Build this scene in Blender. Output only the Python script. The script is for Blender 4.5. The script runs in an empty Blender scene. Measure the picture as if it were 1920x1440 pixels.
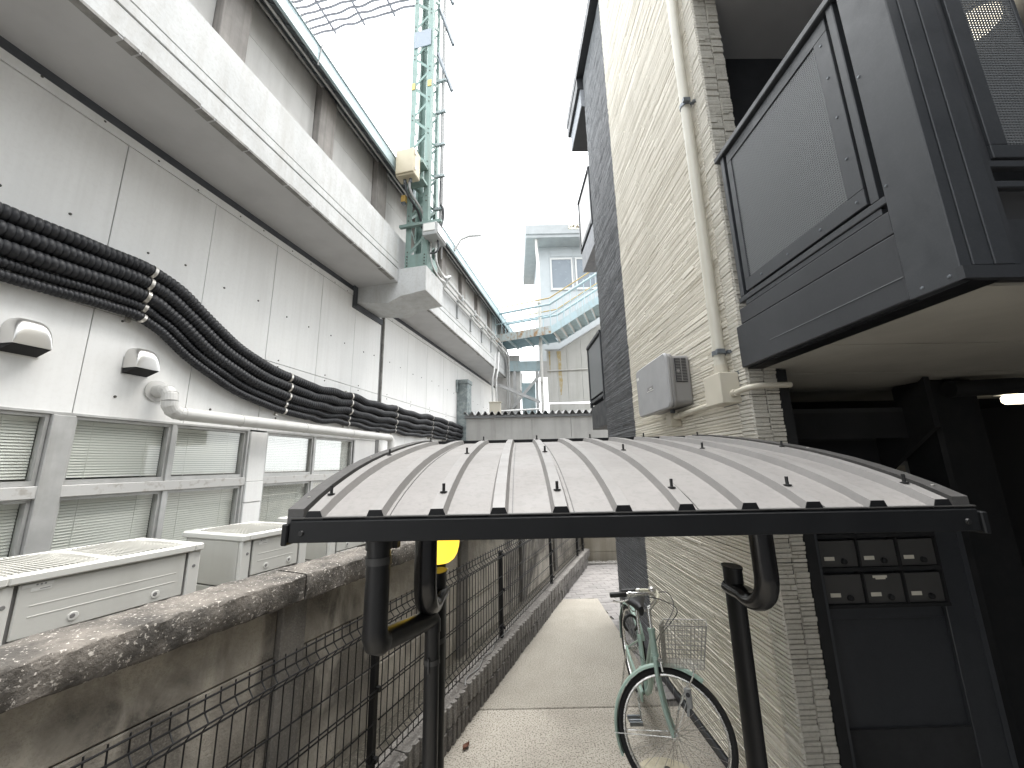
import bpy, math, random
from mathutils import Vector, Matrix
random.seed(7)
PI = math.pi; rad = math.radians
scn = bpy.context.scene
col = scn.collection
# ------------------------------------------------------------------ camera, sky, sun, exposure
cam_d = bpy.data.cameras.new('camera'); cam = bpy.data.objects.new('camera', cam_d); col.objects.link(cam)
cam_d.sensor_width = 36.0; cam_d.lens = 13.52; cam_d.clip_start = 0.02; cam_d.clip_end = 2000
_r = Vector((.9997788, .0042779, -.0205932)); _d = Vector((-.0210328, .2033478, -.9788806)); _f = Vector((0, .9790972, .2033928))
cam.matrix_world = Matrix(((_r.x, -_d.x, -_f.x, 0), (_r.y, -_d.y, -_f.y, 0), (_r.z, -_d.z, -_f.z, 1.97), (0, 0, 0, 1)))
scn.camera = cam
w = bpy.data.worlds.new('World'); scn.world = w; w.use_nodes = True
nt = w.node_tree; nt.nodes.clear()
sky = nt.nodes.new('ShaderNodeTexSky'); sky.sky_type = 'NISHITA'; sky.sun_disc = False
sky.sun_elevation = rad(72); sky.sun_rotation = rad(-60); sky.dust_density = 4.0; sky.air_density = 1.0
hs = nt.nodes.new('ShaderNodeHueSaturation'); hs.inputs['Saturation'].default_value = 0.12
mixw = nt.nodes.new('ShaderNodeMix'); mixw.data_type = 'RGBA'; mixw.inputs[0].default_value = 0.6
mixw.inputs[7].default_value = (9.6, 9.9, 10.1, 1)          # flat overcast layer
bg = nt.nodes.new('ShaderNodeBackground'); bg.inputs[1].default_value = 0.1
wo = nt.nodes.new('ShaderNodeOutputWorld')
nt.links.new(sky.outputs[0], hs.inputs['Color']); nt.links.new(hs.outputs[0], mixw.inputs[6])
nt.links.new(mixw.outputs[2], bg.inputs[0]); nt.links.new(bg.outputs[0], wo.inputs[0])
sun_d = bpy.data.lights.new('sun', 'SUN'); sun_d.energy = 1.5; sun_d.angle = rad(45); sun_d.color = (1, .97, .93)
sun = bpy.data.objects.new('sun', sun_d); col.objects.link(sun)
sun.rotation_euler = (rad(18), 0, rad(-60 + 180)); sun.location = (0, 0, 30)
scn.view_settings.view_transform = 'Standard'; scn.view_settings.look = 'None'
scn.view_settings.gamma = 1.0; scn.view_settings.exposure = 2.32
scn.view_settings.use_curve_mapping = False

# ------------------------------------------------------------------ helpers
class Frame:
    def __init__(s, yaw, off):
        y = rad(yaw); s.n = Vector((math.cos(y), -math.sin(y), 0)); s.a = Vector((math.sin(y), math.cos(y), 0)); s.off = off
        o = s.n * off
        s.M = Matrix(((s.n.x, s.a.x, 0, o.x), (s.n.y, s.a.y, 0, o.y), (0, 0, 1, 0), (0, 0, 0, 1)))
L = Frame(12.6, -4.0)      # neighbouring building: x out from its wall, y along it
F = Frame(21.3, -1.62)     # kerb and mesh fence
W = Frame(22.5, -2.03)     # concrete wall
A = Frame(-1.0, 1.42)      # apartment: x into the building, y along its side wall
C = Frame(1.0, 0.0)        # cycle shelter
O = Frame(0.0, 0.0)
PV = Frame(-7.0, 0.0)      # paving bond

def tag(o, label=None, cat=None, group=None, kind=None):
    if label: o['label'] = label
    if cat: o['category'] = cat
    if group: o['group'] = group
    if kind: o['kind'] = kind
    return o

def thing(name, label, cat, fr=O, base=(0, 0, 0), group=None):
    e = bpy.data.objects.new(name, None); col.objects.link(e)
    e.empty_display_size = .1
    e.matrix_world = fr.M @ Matrix.Translation(Vector(base))
    e['_b'] = list(base)
    return tag(e, label, cat, group)

_bases = {}
class MB:
    def __init__(s): s.v = []; s.f = []
    def add(s, vs, fs):
        k = len(s.v); s.v += [tuple(p) for p in vs]; s.f += [tuple(i + k for i in f) for f in fs]; return s
    def box(s, x0, x1, y0, y1, z0, z1):
        return s.add([(x0, y0, z0), (x1, y0, z0), (x1, y1, z0), (x0, y1, z0), (x0, y0, z1), (x1, y0, z1), (x1, y1, z1), (x0, y1, z1)],
                     [(3, 2, 1, 0), (4, 5, 6, 7), (0, 1, 5, 4), (1, 2, 6, 5), (2, 3, 7, 6), (3, 0, 4, 7)])
    def hexa(s, p): # eight points, same order as box
        return s.add(p, [(3, 2, 1, 0), (4, 5, 6, 7), (0, 1, 5, 4), (1, 2, 6, 5), (2, 3, 7, 6), (3, 0, 4, 7)])
    def bar(s, p, q, wd, ht, up=(0, 0, 1)):
        p = Vector(p); q = Vector(q); d = (q - p).normalized(); u = Vector(up)
        sx = d.cross(u)
        if sx.length < 1e-4: sx = d.cross(Vector((1, 0, 0)))
        sx.normalize(); u = sx.cross(d)
        a = sx * wd / 2; b = u * ht / 2
        return s.hexa([p - a - b, p + a - b, q + a - b, q - a - b, p - a + b, p + a + b, q + a + b, q - a + b])
    def tube(s, pts, r, n=10, ry=None, cap=True, closed=False):
        pts = [Vector(p) for p in pts]; N = len(pts)
        rs = r if isinstance(r, (list, tuple)) else [r] * N
        d0 = (pts[1] - pts[0]).normalized()
        ref = Vector((0, 0, 1)) if abs(d0.z) < .9 else Vector((1, 0, 0))
        u = d0.cross(ref).normalized(); prev = d0
        vs = []; fs = []
        for i, p in enumerate(pts):
            if closed: d = (pts[(i + 1) % N] - pts[i - 1]).normalized()
            else: d = (pts[min(i + 1, N - 1)] - pts[max(i - 1, 0)]).normalized()
            q = prev.rotation_difference(d); u = q @ u; u = (u - d * u.dot(d)).normalized(); prev = d
            v = d.cross(u)
            ri = rs[i]; rj = (ry * ri / rs[0]) if ry else ri
            for k in range(n):
                t = 2 * PI * k / n
                vs.append(p + u * (ri * math.cos(t)) + v * (rj * math.sin(t)))
        M = N if closed else N - 1
        for i in range(M):
            j = (i + 1) % N
            for k in range(n):
                k2 = (k + 1) % n
                fs.append((i * n + k, i * n + k2, j * n + k2, j * n + k))
        if cap and not closed:
            fs.append(tuple(reversed(range(n)))); fs.append(tuple((N - 1) * n + k for k in range(n)))
        return s.add(vs, fs)
    def cyl(s, p, q, r, n=12): return s.tube([p, q], r, n)
    def lathe(s, c, prof, n=20, axis='z'):
        vs = []; fs = []
        for (r, h) in prof:
            for k in range(n):
                t = 2 * PI * k / n; a, b = r * math.cos(t), r * math.sin(t)
                if axis == 'z': vs.append((c[0] + a, c[1] + b, c[2] + h))
                elif axis == 'x': vs.append((c[0] + h, c[1] + a, c[2] + b))
                else: vs.append((c[0] + a, c[1] + h, c[2] + b))
        for i in range(len(prof) - 1):
            for k in range(n):
                k2 = (k + 1) % n; fs.append((i * n + k, i * n + k2, (i + 1) * n + k2, (i + 1) * n + k))
        fs.append(tuple(reversed(range(n)))); fs.append(tuple((len(prof) - 1) * n + k for k in range(n)))
        return s.add(vs, fs)
    def ball(s, c, r, n=16, m=10, sz=1.0):
        return s.lathe(c, [(max(r * math.sin(PI * i / m), 1e-4), -r * sz * math.cos(PI * i / m)) for i in range(m + 1)], n)
    def prism(s, poly, axis, a0, a1):
        """poly of 2D points; axis x: (y,z); y: (x,z); z: (x,y)"""
        n = len(poly)
        def mk(p, a):
            return (a, p[0], p[1]) if axis == 'x' else (p[0], a, p[1]) if axis == 'y' else (p[0], p[1], a)
        vs = [mk(p, a0) for p in poly] + [mk(p, a1) for p in poly]
        fs = [tuple(reversed(range(n))), tuple(range(n, 2 * n))] + [(i, (i + 1) % n, n + (i + 1) % n, n + i) for i in range(n)]
        return s.add(vs, fs)
    def build(s, name, mat, parent=None, fr=O, smooth=False, bevel=0, base=None, label=None, kind=None, seg=1):
        if parent is not None:
            r = parent
            while r.parent: r = r.parent
            b = Vector(r['_b'])
        else: b = Vector(base or (0, 0, 0))
        me = bpy.data.meshes.new(name); me.from_pydata([tuple(Vector(p) - b) for p in s.v], [], s.f)
        me.materials.append(M[mat] if isinstance(mat, str) else mat)
        me.validate(); me.update()
        import bmesh
        bm = bmesh.new(); bm.from_mesh(me); bmesh.ops.recalc_face_normals(bm, faces=bm.faces); bm.to_mesh(me); bm.free()
        if smooth:
            me.polygons.foreach_set('use_smooth', [True] * len(me.polygons))
            me.set_sharp_from_angle(angle=rad(40))
        o = bpy.data.objects.new(name, me); col.objects.link(o)
        if parent is not None: o.parent = parent
        else:
            o.matrix_world = fr.M @ Matrix.Translation(b)
            o['_b'] = list(b)
        if bevel:
            md = o.modifiers.new('bevel', 'BEVEL'); md.width = bevel; md.segments = seg; md.limit_method = 'ANGLE'; md.angle_limit = rad(45)
        if label: o['label'] = label
        if kind: o['kind'] = kind
        return o

def dup_part(o, parent, loc):
    c = o.copy(); col.objects.link(c); c.parent = parent; c.location = loc; return c

def arc(c, u, v, r, a0, a1, n=8):
    c = Vector(c); u = Vector(u); v = Vector(v)
    return [c + u * (r * math.cos(rad(a0 + (a1 - a0) * i / n))) + v * (r * math.sin(rad(a0 + (a1 - a0) * i / n))) for i in range(n + 1)]

def smooth_path(pts, n=6):
    P = [Vector(p) for p in pts]; P = [2 * P[0] - P[1]] + P + [2 * P[-1] - P[-2]]; out = []
    for i in range(1, len(P) - 2):
        for k in range(n):
            t = k / n; a, b, c, d = P[i - 1:i + 3]
            out.append(.5 * ((2 * b) + (c - a) * t + (2 * a - 5 * b + 4 * c - d) * t * t + (3 * b - a - 3 * c + d) * t ** 3))
    out.append(P[-2]); return out

# ------------------------------------------------------------------ materials
M = {}
def pm(name, c1, c2=None, scale=6.0, rough=.6, metal=0.0, bump=0.0, bscale=60.0, streak=None, stretch=None, fine=None, spec=None, contrast=(.35, .65), sharp=False):
    """procedural paint / concrete / metal; c2 = patches, streak = (colour, amount, xscale, zscale), fine = (colour, scale, amount)"""
    m = bpy.data.materials.new(name); m.use_nodes = True; n = m.node_tree; b = n.nodes['Principled BSDF']
    b.inputs['Roughness'].default_value = rough; b.inputs['Metallic'].default_value = metal
    if spec is not None: b.inputs['Specular IOR Level'].default_value = spec
    tc = n.nodes.new('ShaderNodeTexCoord'); mp = n.nodes.new('ShaderNodeMapping')
    geo = n.nodes.new('ShaderNodeObjectInfo')
    n.links.new(tc.outputs['Object'], mp.inputs[0])
    if stretch: mp.inputs['Scale'].default_value = stretch
    def noise(sc, det=6, src=None, rgh=.6):
        t = n.nodes.new('ShaderNodeTexNoise'); t.inputs['Scale'].default_value = sc; t.inputs['Detail'].default_value = det
        t.inputs['Roughness'].default_value = rgh
        n.links.new((src or mp).outputs[0], t.inputs['Vector']); return t
    def ramp(t, lo, hi):
        r = n.nodes.new('ShaderNodeMapRange'); r.inputs[1].default_value = lo; r.inputs[2].default_value = hi
        n.links.new(t.outputs[0], r.inputs[0]); return r
    def mix(fac, a, bcol, amt=1.0):
        x = n.nodes.new('ShaderNodeMix'); x.data_type = 'RGBA'
        if amt != 1.0:
            k = n.nodes.new('ShaderNodeMath'); k.operation = 'MULTIPLY'; k.inputs[1].default_value = amt
            n.links.new(fac, k.inputs[0]); fac = k.outputs[0]
        n.links.new(fac, x.inputs[0])
        if isinstance(a, tuple): x.inputs[6].default_value = (*a, 1)
        else: n.links.new(a, x.inputs[6])
        x.inputs[7].default_value = (*bcol, 1); return x.outputs[2]
    c = c1
    if c2: c = mix(ramp(noise(scale), *contrast).outputs[0], c, c2)
    if streak:
        for k, (sc_col, amt, xs, zs) in enumerate(streak):
            mp2 = n.nodes.new('ShaderNodeMapping'); mp2.inputs['Scale'].default_value = (xs, xs, zs); mp2.inputs['Location'].default_value = (k * 3.1, k * 1.7, k)
            n.links.new(tc.outputs['Object'], mp2.inputs[0])
            nz = noise(1.0, 6, mp2)
            if sharp: nz.inputs['Distortion'].default_value = .9
            c = mix(ramp(nz, *((.47, .60) if sharp else (.48, .7))).outputs[0], c, sc_col, amt)
    if fine:
        c = mix(ramp(noise(fine[1], 3), *(fine[3] if len(fine) > 3 else (.5, .62))).outputs[0], c, fine[0], fine[2])
    if isinstance(c, tuple): b.inputs['Base Color'].default_value = (*c, 1)
    else: n.links.new(c, b.inputs['Base Color'])
    if bump:
        bp = n.nodes.new('ShaderNodeBump'); bp.inputs['Strength'].default_value = bump; bp.inputs['Distance'].default_value = .01
        t = noise(bscale, 6); n.links.new(t.outputs[0], bp.inputs['Height']); n.links.new(bp.outputs[0], b.inputs['Normal'])
    if c2:
        rr = ramp(noise(scale * 2.3), .3, .7); rr.inputs[3].default_value = max(rough - .1, 0); rr.inputs[4].default_value = min(rough + .1, 1)
        n.links.new(rr.outputs[0], b.inputs['Roughness'])
    M[name] = m; return m

def emit(name, colr, s):
    m = bpy.data.materials.new(name); m.use_nodes = True; b = m.node_tree.nodes['Principled BSDF']
    b.inputs['Base Color'].default_value = (*colr, 1); b.inputs['Emission Color'].default_value = (*colr, 1); b.inputs['Emission Strength'].default_value = s
    M[name] = m
def glass(name, tint=(.8, .85, .84), rough=.03, mixf=.25):
    m = bpy.data.materials.new(name); m.use_nodes = True; n = m.node_tree; n.nodes.clear()
    o = n.nodes.new('ShaderNodeOutputMaterial'); g = n.nodes.new('ShaderNodeBsdfGlossy'); t = n.nodes.new('ShaderNodeBsdfTransparent')
    g.inputs['Roughness'].default_value = rough; t.inputs[0].default_value = (*tint, 1); x = n.nodes.new('ShaderNodeMixShader')
    fr = n.nodes.new('ShaderNodeFresnel'); fr.inputs[0].default_value = 1.45; ad = n.nodes.new('ShaderNodeMath'); ad.inputs[1].default_value = mixf * .3
    ml = n.nodes.new('ShaderNodeMath'); ml.operation = 'MULTIPLY'; ml.inputs[1].default_value = .4
    n.links.new(fr.outputs[0], ml.inputs[0]); n.links.new(ml.outputs[0], ad.inputs[0]); n.links.new(ad.outputs[0], x.inputs[0])
    n.links.new(t.outputs[0], x.inputs[1]); n.links.new(g.outputs[0], x.inputs[2]); n.links.new(x.outputs[0], o.inputs[0]); M[name] = m

pm('ground', (.20, .19, .175), (.15, .14, .13), 2, .9, bump=.3)
pm('aggregate', (.36, .337, .29), (.295, .275, .236), 1.6, .92, bump=1, bscale=110, fine=((.15, .13, .105), 95, .85), streak=[((.29, .267, .225), .5, .8, .8)])
pm('aggregate_near', (.44, .41, .355), (.345, .32, .275), 1.6, .9, bump=1, bscale=100, fine=((.14, .12, .097), 85, .95), streak=[((.27, .248, .21), .6, .8, .8)])  # near slab: paler base and stronger speckle than the far slab
pm('paver', (.235, .222, .215), (.20, .19, .183), 3, .9, bump=.5, bscale=120, fine=((.15, .143, .137), 160, .5))
pm('paver_b', (.205, .195, .19), (.175, .167, .16), 3, .9, bump=.5, bscale=120, fine=((.14, .133, .127), 160, .5))
pm('joint', (.10, .095, .085), (.07, .065, .06), 8, .95)
pm('soil', (.09, .08, .065), (.05, .047, .035), 9, .95, bump=1, bscale=60, fine=((.2, .18, .15), 70, .5))
pm('gravel', (.40, .385, .36), (.27, .26, .24), 30, .9, bump=.6)
pm('kerb', (.17, .16, .15), (.10, .093, .087), 5, .95, bump=1, bscale=90, fine=((.27, .255, .24), 70, .45))
pm('kerb_top', (.21, .20, .185), (.14, .13, .12), 6, .95, bump=1, bscale=90, fine=((.36, .34, .32), 80, .5))
pm('old_concrete', (.55, .51, .44), (.42, .385, .33), 1.4, .92, bump=.6, bscale=70,
   streak=[((.10, .092, .082), .92, .9, .8), ((.60, .555, .475), .5, 3.5, 1.6), ((.19, .172, .148), .5, 4.2, 1.1)], fine=((.28, .255, .215), 110, .45), contrast=(.4, .62), sharp=True)
pm('old_post', (.20, .185, .165), (.12, .112, .10), 2.5, .92, bump=.5, bscale=70, streak=[((.065, .06, .055), .6, 5, .8)], fine=((.26, .24, .21), 95, .3))
pm('lichen_coping', (.20, .18, .158), (.07, .064, .057), 6, .95, bump=1, bscale=60, fine=((.58, .54, .49), 70, .8, (.60, .66)), contrast=(.35, .62))
pm('back_concrete', (.34, .31, .255), (.25, .225, .18), 1.5, .9, bump=.3, streak=[((.16, .14, .10), .5, 6, .8)])
pm('fence_black', (.006, .006, .0065), None, 6, .55, spec=.3)
pm('panel_white', (.80, .80, .785), (.75, .75, .735), 1.1, .7, bump=.06, bscale=20, streak=[((.60, .595, .58), .30, 5, .35), ((.66, .65, .63), .3, 15, .5)], fine=((.68, .67, .65), 28, .2))
pm('wall_core', (.22, .22, .22), None, 4, .9)
pm('beam_white', (.53, .54, .538), (.46, .47, .468), 1.6, .75, bump=.2, bscale=25, streak=[((.36, .36, .352), .5, 3, 2.2), ((.32, .30, .265), .35, 9, 1.1)], fine=((.38, .375, .36), 30, .35))
pm('soffit_grey', (.50, .50, .50), (.46, .46, .46), 2, .85, bump=.1, streak=[((.38, .38, .38), .3, 3, 3)])
pm('beam_edge', (.17, .165, .155), (.30, .295, .28), 9, .9, bump=.5)
pm('seal_band', (.085, .09, .10), (.06, .065, .075), 6, .7)
pm('upper_panel', (.60, .59, .565), (.53, .52, .50), 2, .85, bump=.15, streak=[((.42, .41, .385), .5, 6, .5)])
pm('upper_column', (.36, .335, .31), (.25, .235, .22), 3, .9, bump=.3, streak=[((.16, .15, .14), .7, 14, .6)])
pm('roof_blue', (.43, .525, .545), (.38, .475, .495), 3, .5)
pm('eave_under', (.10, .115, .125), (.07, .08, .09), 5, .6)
pm('alu', (.50, .50, .49), (.42, .42, .41), 6, .45, .35, streak=[((.3, .29, .27), .35, 10, 1)])
pm('sill_worn', (.50, .495, .48), (.36, .34, .31), 14, .7, 0, contrast=(.54, .66))
pm('blind', (.88, .89, .85), None, 5, .6)
pm('room_dark', (.25, .26, .24), None, 5, .9)
glass('window_glass', (.98, .985, .975), .02, .05)
pm('stainless', (.62, .61, .59), None, 9, .30, .9)
pm('dark_hole', (.015, .015, .015), None, 5, .9)
pm('spiral_duct', (.56, .555, .535), (.50, .495, .475), 5, .5, .1)
pm('conduit_black', (.014, .0145, .017), (.024, .025, .028), 4, .5, spec=.35)
pm('clamp_steel', (.60, .58, .54), (.45, .43, .40), 20, .35, .7)
pm('ac_body', (.62, .615, .575), (.585, .58, .545), 1.5, .55, bump=.03, streak=[((.48, .47, .43), .3, 6, .6)])
pm('ac_light', (.66, .655, .62), None, 2, .5)
pm('ac_grille', (.50, .49, .45), None, 4, .5)
pm('sticker', (.70, .70, .67), None, 4, .5)
pm('plate_grey', (.24, .27, .31), None, 4, .6)
pm('sticker_blue', (.13, .55, .72), None, 4, .4)
pm('sticker_dark', (.01, .02, .05), None, 4, .4)
pm('tower_green', (.195, .275, .25), (.16, .23, .21), 6, .55, streak=[((.15, .155, .13), .35, 9, .9)])
pm('cream_box', (.52, .46, .335), (.475, .415, .30), 4, .5)
pm('yellow_box', (.60, .40, .12), None, 4, .5)
pm('grey_box', (.40, .41, .41), (.33, .34, .34), 5, .6)
pm('cable_black', (.03, .032, .035), None, 4, .5)
pm('cable_grey', (.27, .27, .265), None, 4, .5)
pm('galv', (.33, .37, .37), (.22, .255, .26), 9, .5, .45, bump=.1, contrast=(.42, .58))
pm('pipe_steel', (.55, .55, .54), (.45, .45, .44), 6, .45, .4)
pm('rebar', (.20, .19, .21), None, 6, .6, .3)
pm('tin', (.42, .42, .42), (.34, .34, .335), 5, .5, .3)
pm('tin_edge', (.20, .205, .21), None, 5, .6, .3)
pm('shed_panel', (.42, .415, .40), (.35, .345, .33), 1.4, .85, bump=.1, streak=[((.27, .265, .25), .55, 5, .4)])
pm('walk_blue', (.36, .465, .495), (.315, .415, .445), 4, .5, streak=[((.26, .17, .09), .3, 7, 1.5)])
pm('walk_rust', (.36, .41, .41), (.27, .165, .075), 5, .7, streak=[((.22, .12, .05), .85, 9, .7)], contrast=(.48, .62))
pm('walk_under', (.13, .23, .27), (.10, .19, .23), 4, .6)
pm('rail_yellow', (.42, .33, .14), (.33, .22, .08), 14, .6)
pm('far_white', (.45, .445, .42), (.40, .395, .37), 2, .8, streak=[((.30, .285, .245), .5, 5, .25)])
pm('rust_run', (.36, .285, .14), (.42, .40, .36), 9, .9, contrast=(.45, .7))
pm('room_blue', (.375, .395, .405), (.345, .365, .375), 3, .6)
pm('room_roof', (.32, .335, .342), (.28, .295, .30), 4, .7)
pm('chipped', (.66, .66, .58), (.10, .07, .04), 14, .8, contrast=(.50, .56))
pm('far_glass', (.16, .185, .21), (.14, .165, .19), 2, .2)
pm('white_frame', (.48, .48, .47), None, 3, .5)
pm('cream_siding', (.72, .685, .605), (.66, .625, .545), 2.2, .8, bump=.3, bscale=70, streak=[((.53, .495, .42), .25, 4, .5)], fine=((.59, .555, .48), 55, .3))
pm('cream_siding_b', (.63, .605, .545), (.57, .55, .49), 2.2, .8, bump=.3, bscale=70, fine=((.50, .475, .415), 55, .35))
pm('end_siding_shaded', (.50, .48, .425), (.43, .41, .36), 3, .85, bump=.35, bscale=70, fine=((.33, .31, .265), 55, .4))  # cream siding darkened for the camera-facing end, its shade put into the colour
pm('dark_siding', (.135, .14, .148), (.105, .109, .116), 3, .65, bump=.35, bscale=80)
pm('joint_dark', (.075, .07, .06), None, 3, .9)
pm('apartment_core', (.05, .05, .052), None, 3, .9)
pm('eave_grey', (.30, .31, .33), (.24, .25, .27), 12, .7, bump=.2)
pm('charcoal_metal', (.034, .037, .042), (.028, .031, .0355), 5, .45, 0, bump=.02, streak=[((.046, .049, .053), .5, 4, .5)], fine=((.05, .052, .055), 120, .25))
pm('charcoal_panel', (.0265, .0285, .0325), (.0225, .0245, .028), 3, .5, 0, bump=.02, streak=[((.036, .038, .042), .5, 3, .6)], fine=((.038, .040, .044), 120, .25))
pm('mesh_metal', (.15, .158, .163), None, 5, .45, .1)
pm('soffit_cream', (.40, .385, .34), (.35, .335, .295), 2.5, .85, bump=.25, bscale=25)
pm('downpipe_cream', (.52, .50, .43), (.47, .45, .385), 3, .4)
pm('jbox_cream', (.50, .465, .385), (.455, .425, .35), 3, .5)
pm('band_steel', (.20, .22, .24), (.14, .155, .17), 8, .4, .6)
pm('heater_grey', (.34, .34, .345), (.31, .31, .315), 4, .45, .15)
pm('heater_dark', (.21, .205, .20), None, 4, .5)
pm('vent_black', (.02, .021, .025), None, 4, .5)
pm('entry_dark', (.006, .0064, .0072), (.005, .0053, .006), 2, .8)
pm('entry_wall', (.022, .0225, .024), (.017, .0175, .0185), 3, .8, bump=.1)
pm('mail_metal', (.055, .0535, .051), (.045, .0435, .042), 3, .5, 0)
pm('paper', (.55, .52, .44), None, 3, .7)
pm('roof_panel', (.212, .201, .192), (.18, .171, .164), 2.2, .6, 0, bump=.12, bscale=55, fine=((.13, .124, .118), 48, .32), streak=[((.175, .165, .155), .5, 6, 3)])
pm('roof_rib', (.208, .199, .191), (.185, .177, .17), 3, .5, 0, fine=((.165, .16, .155), 50, .4))
pm('shelter_flash', (.06, .058, .056), (.048, .046, .044), 7, .5, 0, fine=((.085, .082, .08), 50, .4))
pm('shelter_black', (.007, .0075, .0085), (.0055, .006, .007), 5, .5, 0, spec=.3)
pm('shelter_gloss', (.010, .010, .011), None, 5, .22, 0)
pm('drain_black', (.010, .0105, .012), (.008, .0085, .0095), 4, .38)
pm('drain_band', (.08, .08, .08), (.05, .05, .05), 9, .5, .3)
pm('bolt_black', (.02, .02, .02), None, 5, .4, .3)
emit('lamp_yellow', (1.0, .66, .055), .34)
emit('lamp_warm', (1.0, .90, .70), 1.2)
pm('mint', (.36, .485, .425), (.33, .445, .39), 6, .35)
pm('tyre', (.014, .014, .015), None, 6, .8)
pm('chrome', (.66, .655, .63), (.55, .545, .52), 20, .25, .85)
pm('cream_bar', (.50, .48, .38), None, 8, .4)
pm('bike_black', (.015, .015, .016), None, 6, .5)
pm('spoke', (.45, .44, .42), None, 6, .3, .8)
pm('basket_wire', (.42, .415, .39), None, 6, .4, .6)
pm('manhole', (.47, .43, .33), (.38, .345, .26), 20, .85, bump=.6, bscale=60)
pm('leaf_brown', (.12, .05, .03), None, 8, .8)

# ------------------------------------------------------------------ the setting
g = MB(); g.add([(-400, -200, -.09), (400, -200, -.09), (400, 900, -.09), (-400, 900, -.09)], [(0, 1, 2, 3)])
tag(g.build('ground', 'ground'), kind='structure')
def kx(y, dx=0):   # world x of the kerb face at world y
    p = F.n * (F.off + dx); t = (y - p.y) / F.a.y; return p.x + F.a.x * t
p1 = MB(); ya, yb = -1.5, 3.630
p1.prism([(kx(ya) - .02, ya), (1.40, ya), (1.36, yb), (kx(yb) - .02, yb)], 'z', -.08, .0)
tag(p1.build('path_slab', 'aggregate_near', bevel=.006), kind='structure')
p2 = MB(); ya, yb = 3.642, 6.215
p2.prism([(kx(ya) - .02, ya), (1.225, ya), (1.20, yb), (kx(yb) - .02, yb)], 'z', -.08, .0)
tag(p2.build('path_slab', 'aggregate', bevel=.006), kind='structure')
pj = MB(); pj.prism([(kx(3.6), 3.628), (1.3, 3.628), (1.3, 3.644), (kx(3.6), 3.644)], 'z', -.07, -.012)
tag(pj.build('expansion_joint', 'joint'), kind='structure')
# pavers beyond and beside the slab
pb = MB(); pb.prism([(.2, 3.645), (4.2, 3.645), (4.2, 8.35), (.2, 8.35)], 'z', -.085, -.022)
paving = tag(pb.build('paving', 'joint', base=(0, 0, 0)), kind='structure')
pv = MB(); pv.box(-.098, .098, -.048, .048, -.03, 0)
pv0 = None; pcount = 0
pvm = {}
for nm in ('paver', 'paver_b'):
    me_o = pv.build('paver', nm, None, bevel=.004); pvm[nm] = me_o.data; bpy.data.objects.remove(me_o)
MPV = PV.M
for j in range(-10, 70):
    for i in range(-20, 20):
        u = (i + (.5 if j % 2 else 0)) * .2; v = 3.5 + j * .1
        c = MPV @ Vector((u, v, 0))
        if c.y > 8.12 or c.y < 3.75 or c.x > 2.9 or c.x < kx(c.y) - .08: continue
        if c.y < 6.17 and c.x < 1.16: continue
        if c.x > 1.42 and c.y < 5.4: continue
        o = bpy.data.objects.new('paver', pvm['paver' if random.random() < .6 else 'paver_b']); col.objects.link(o)
        o.parent = paving; o.matrix_local = Matrix.Translation((c.x, c.y, random.uniform(-.0065, -.003))) @ PV.M.to_3x3().to_4x4()
        pcount += 1
# gravel strip at the end wall
gr = MB()
for k in range(420):
    x = random.uniform(1.25, 3.2); y = 8.16 + random.uniform(0, .17); r = random.uniform(.008, .02)
    gr.ball((x, y, random.uniform(0, .02)), r, 5, 3, .7)
gr.box(1.2, 3.3, 8.13, 8.145, -.02, .03)
tag(gr.build('gravel_strip', 'gravel', base=(1.3, 8.2, 0)), 'pale gravel strip along the foot of the end wall', 'gravel', kind='stuff')
# soil bed between kerb and wall
sb = MB(); sb.prism([(-.36, -1.2), (-.13, -1.2), (-.13, 8.3), (-.52, 8.3)], 'z', 0, .235)
tag(sb.build('soil_bed', 'soil', fr=F), kind='structure')
yd = MB(); yd.prism([(-.15, -6), (-.15, 9), (-9, 9), (-9, -6)], 'z', -.085, .02)
tag(yd.build('yard_slab', 'ground', fr=W), kind='structure')

# ------------------------------------------------------------------ kerb of ribbed blocks
kb = thing('ribbed_kerb', 'low dark kerb of split ribbed concrete blocks under the mesh fence', 'kerb', F, (0, 0, 0))
def kerb_mesh(z0, z1, seed, top):
    random.seed(seed); m = MB(); Lk = .39; nr = 6; w_ = Lk / nr
    m.box(-.145, -.018, 0, Lk, z0, z1)
    for i in range(nr):
        y0 = i * w_ + .008; y1 = (i + 1) * w_ - .008; d = random.uniform(-.002, .010)
        j = [random.uniform(-.005, .005) for _ in range(4)]
        m.hexa([(-.02, y0 - .004, z0 + .002), (.0 + d + j[0], y0 + .006, z0 + .002), (.0 + d + j[1], y1 - .006, z0 + .002), (-.02, y1 + .004, z0 + .002),
                (-.02, y0 - .004, z1 - .002), (.0 + d + j[2], y0 + .006, z1 - .002), (.0 + d + j[3], y1 - .006, z1 - .002), (-.02, y1 + .004, z1 - .002)])
    return m
protos = []
for s in range(3):
    protos.append([kerb_mesh(0, .128, 10 + s, False).build('block', 'kerb', kb), kerb_mesh(.134, .268, 30 + s, True).build('block', 'kerb_top', kb)])
first = set()
for i in range(-2, 20):
    for c in range(2):
        s = (i * 7 + c * 5) % 3; src = protos[s][c]; loc = (0, i * .396 + (.198 if c else 0) + .12, random.uniform(-.002, .002))
        if (s, c) not in first: src.location = loc; first.add((s, c))
        else: dup_part(src, kb, loc)

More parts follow.
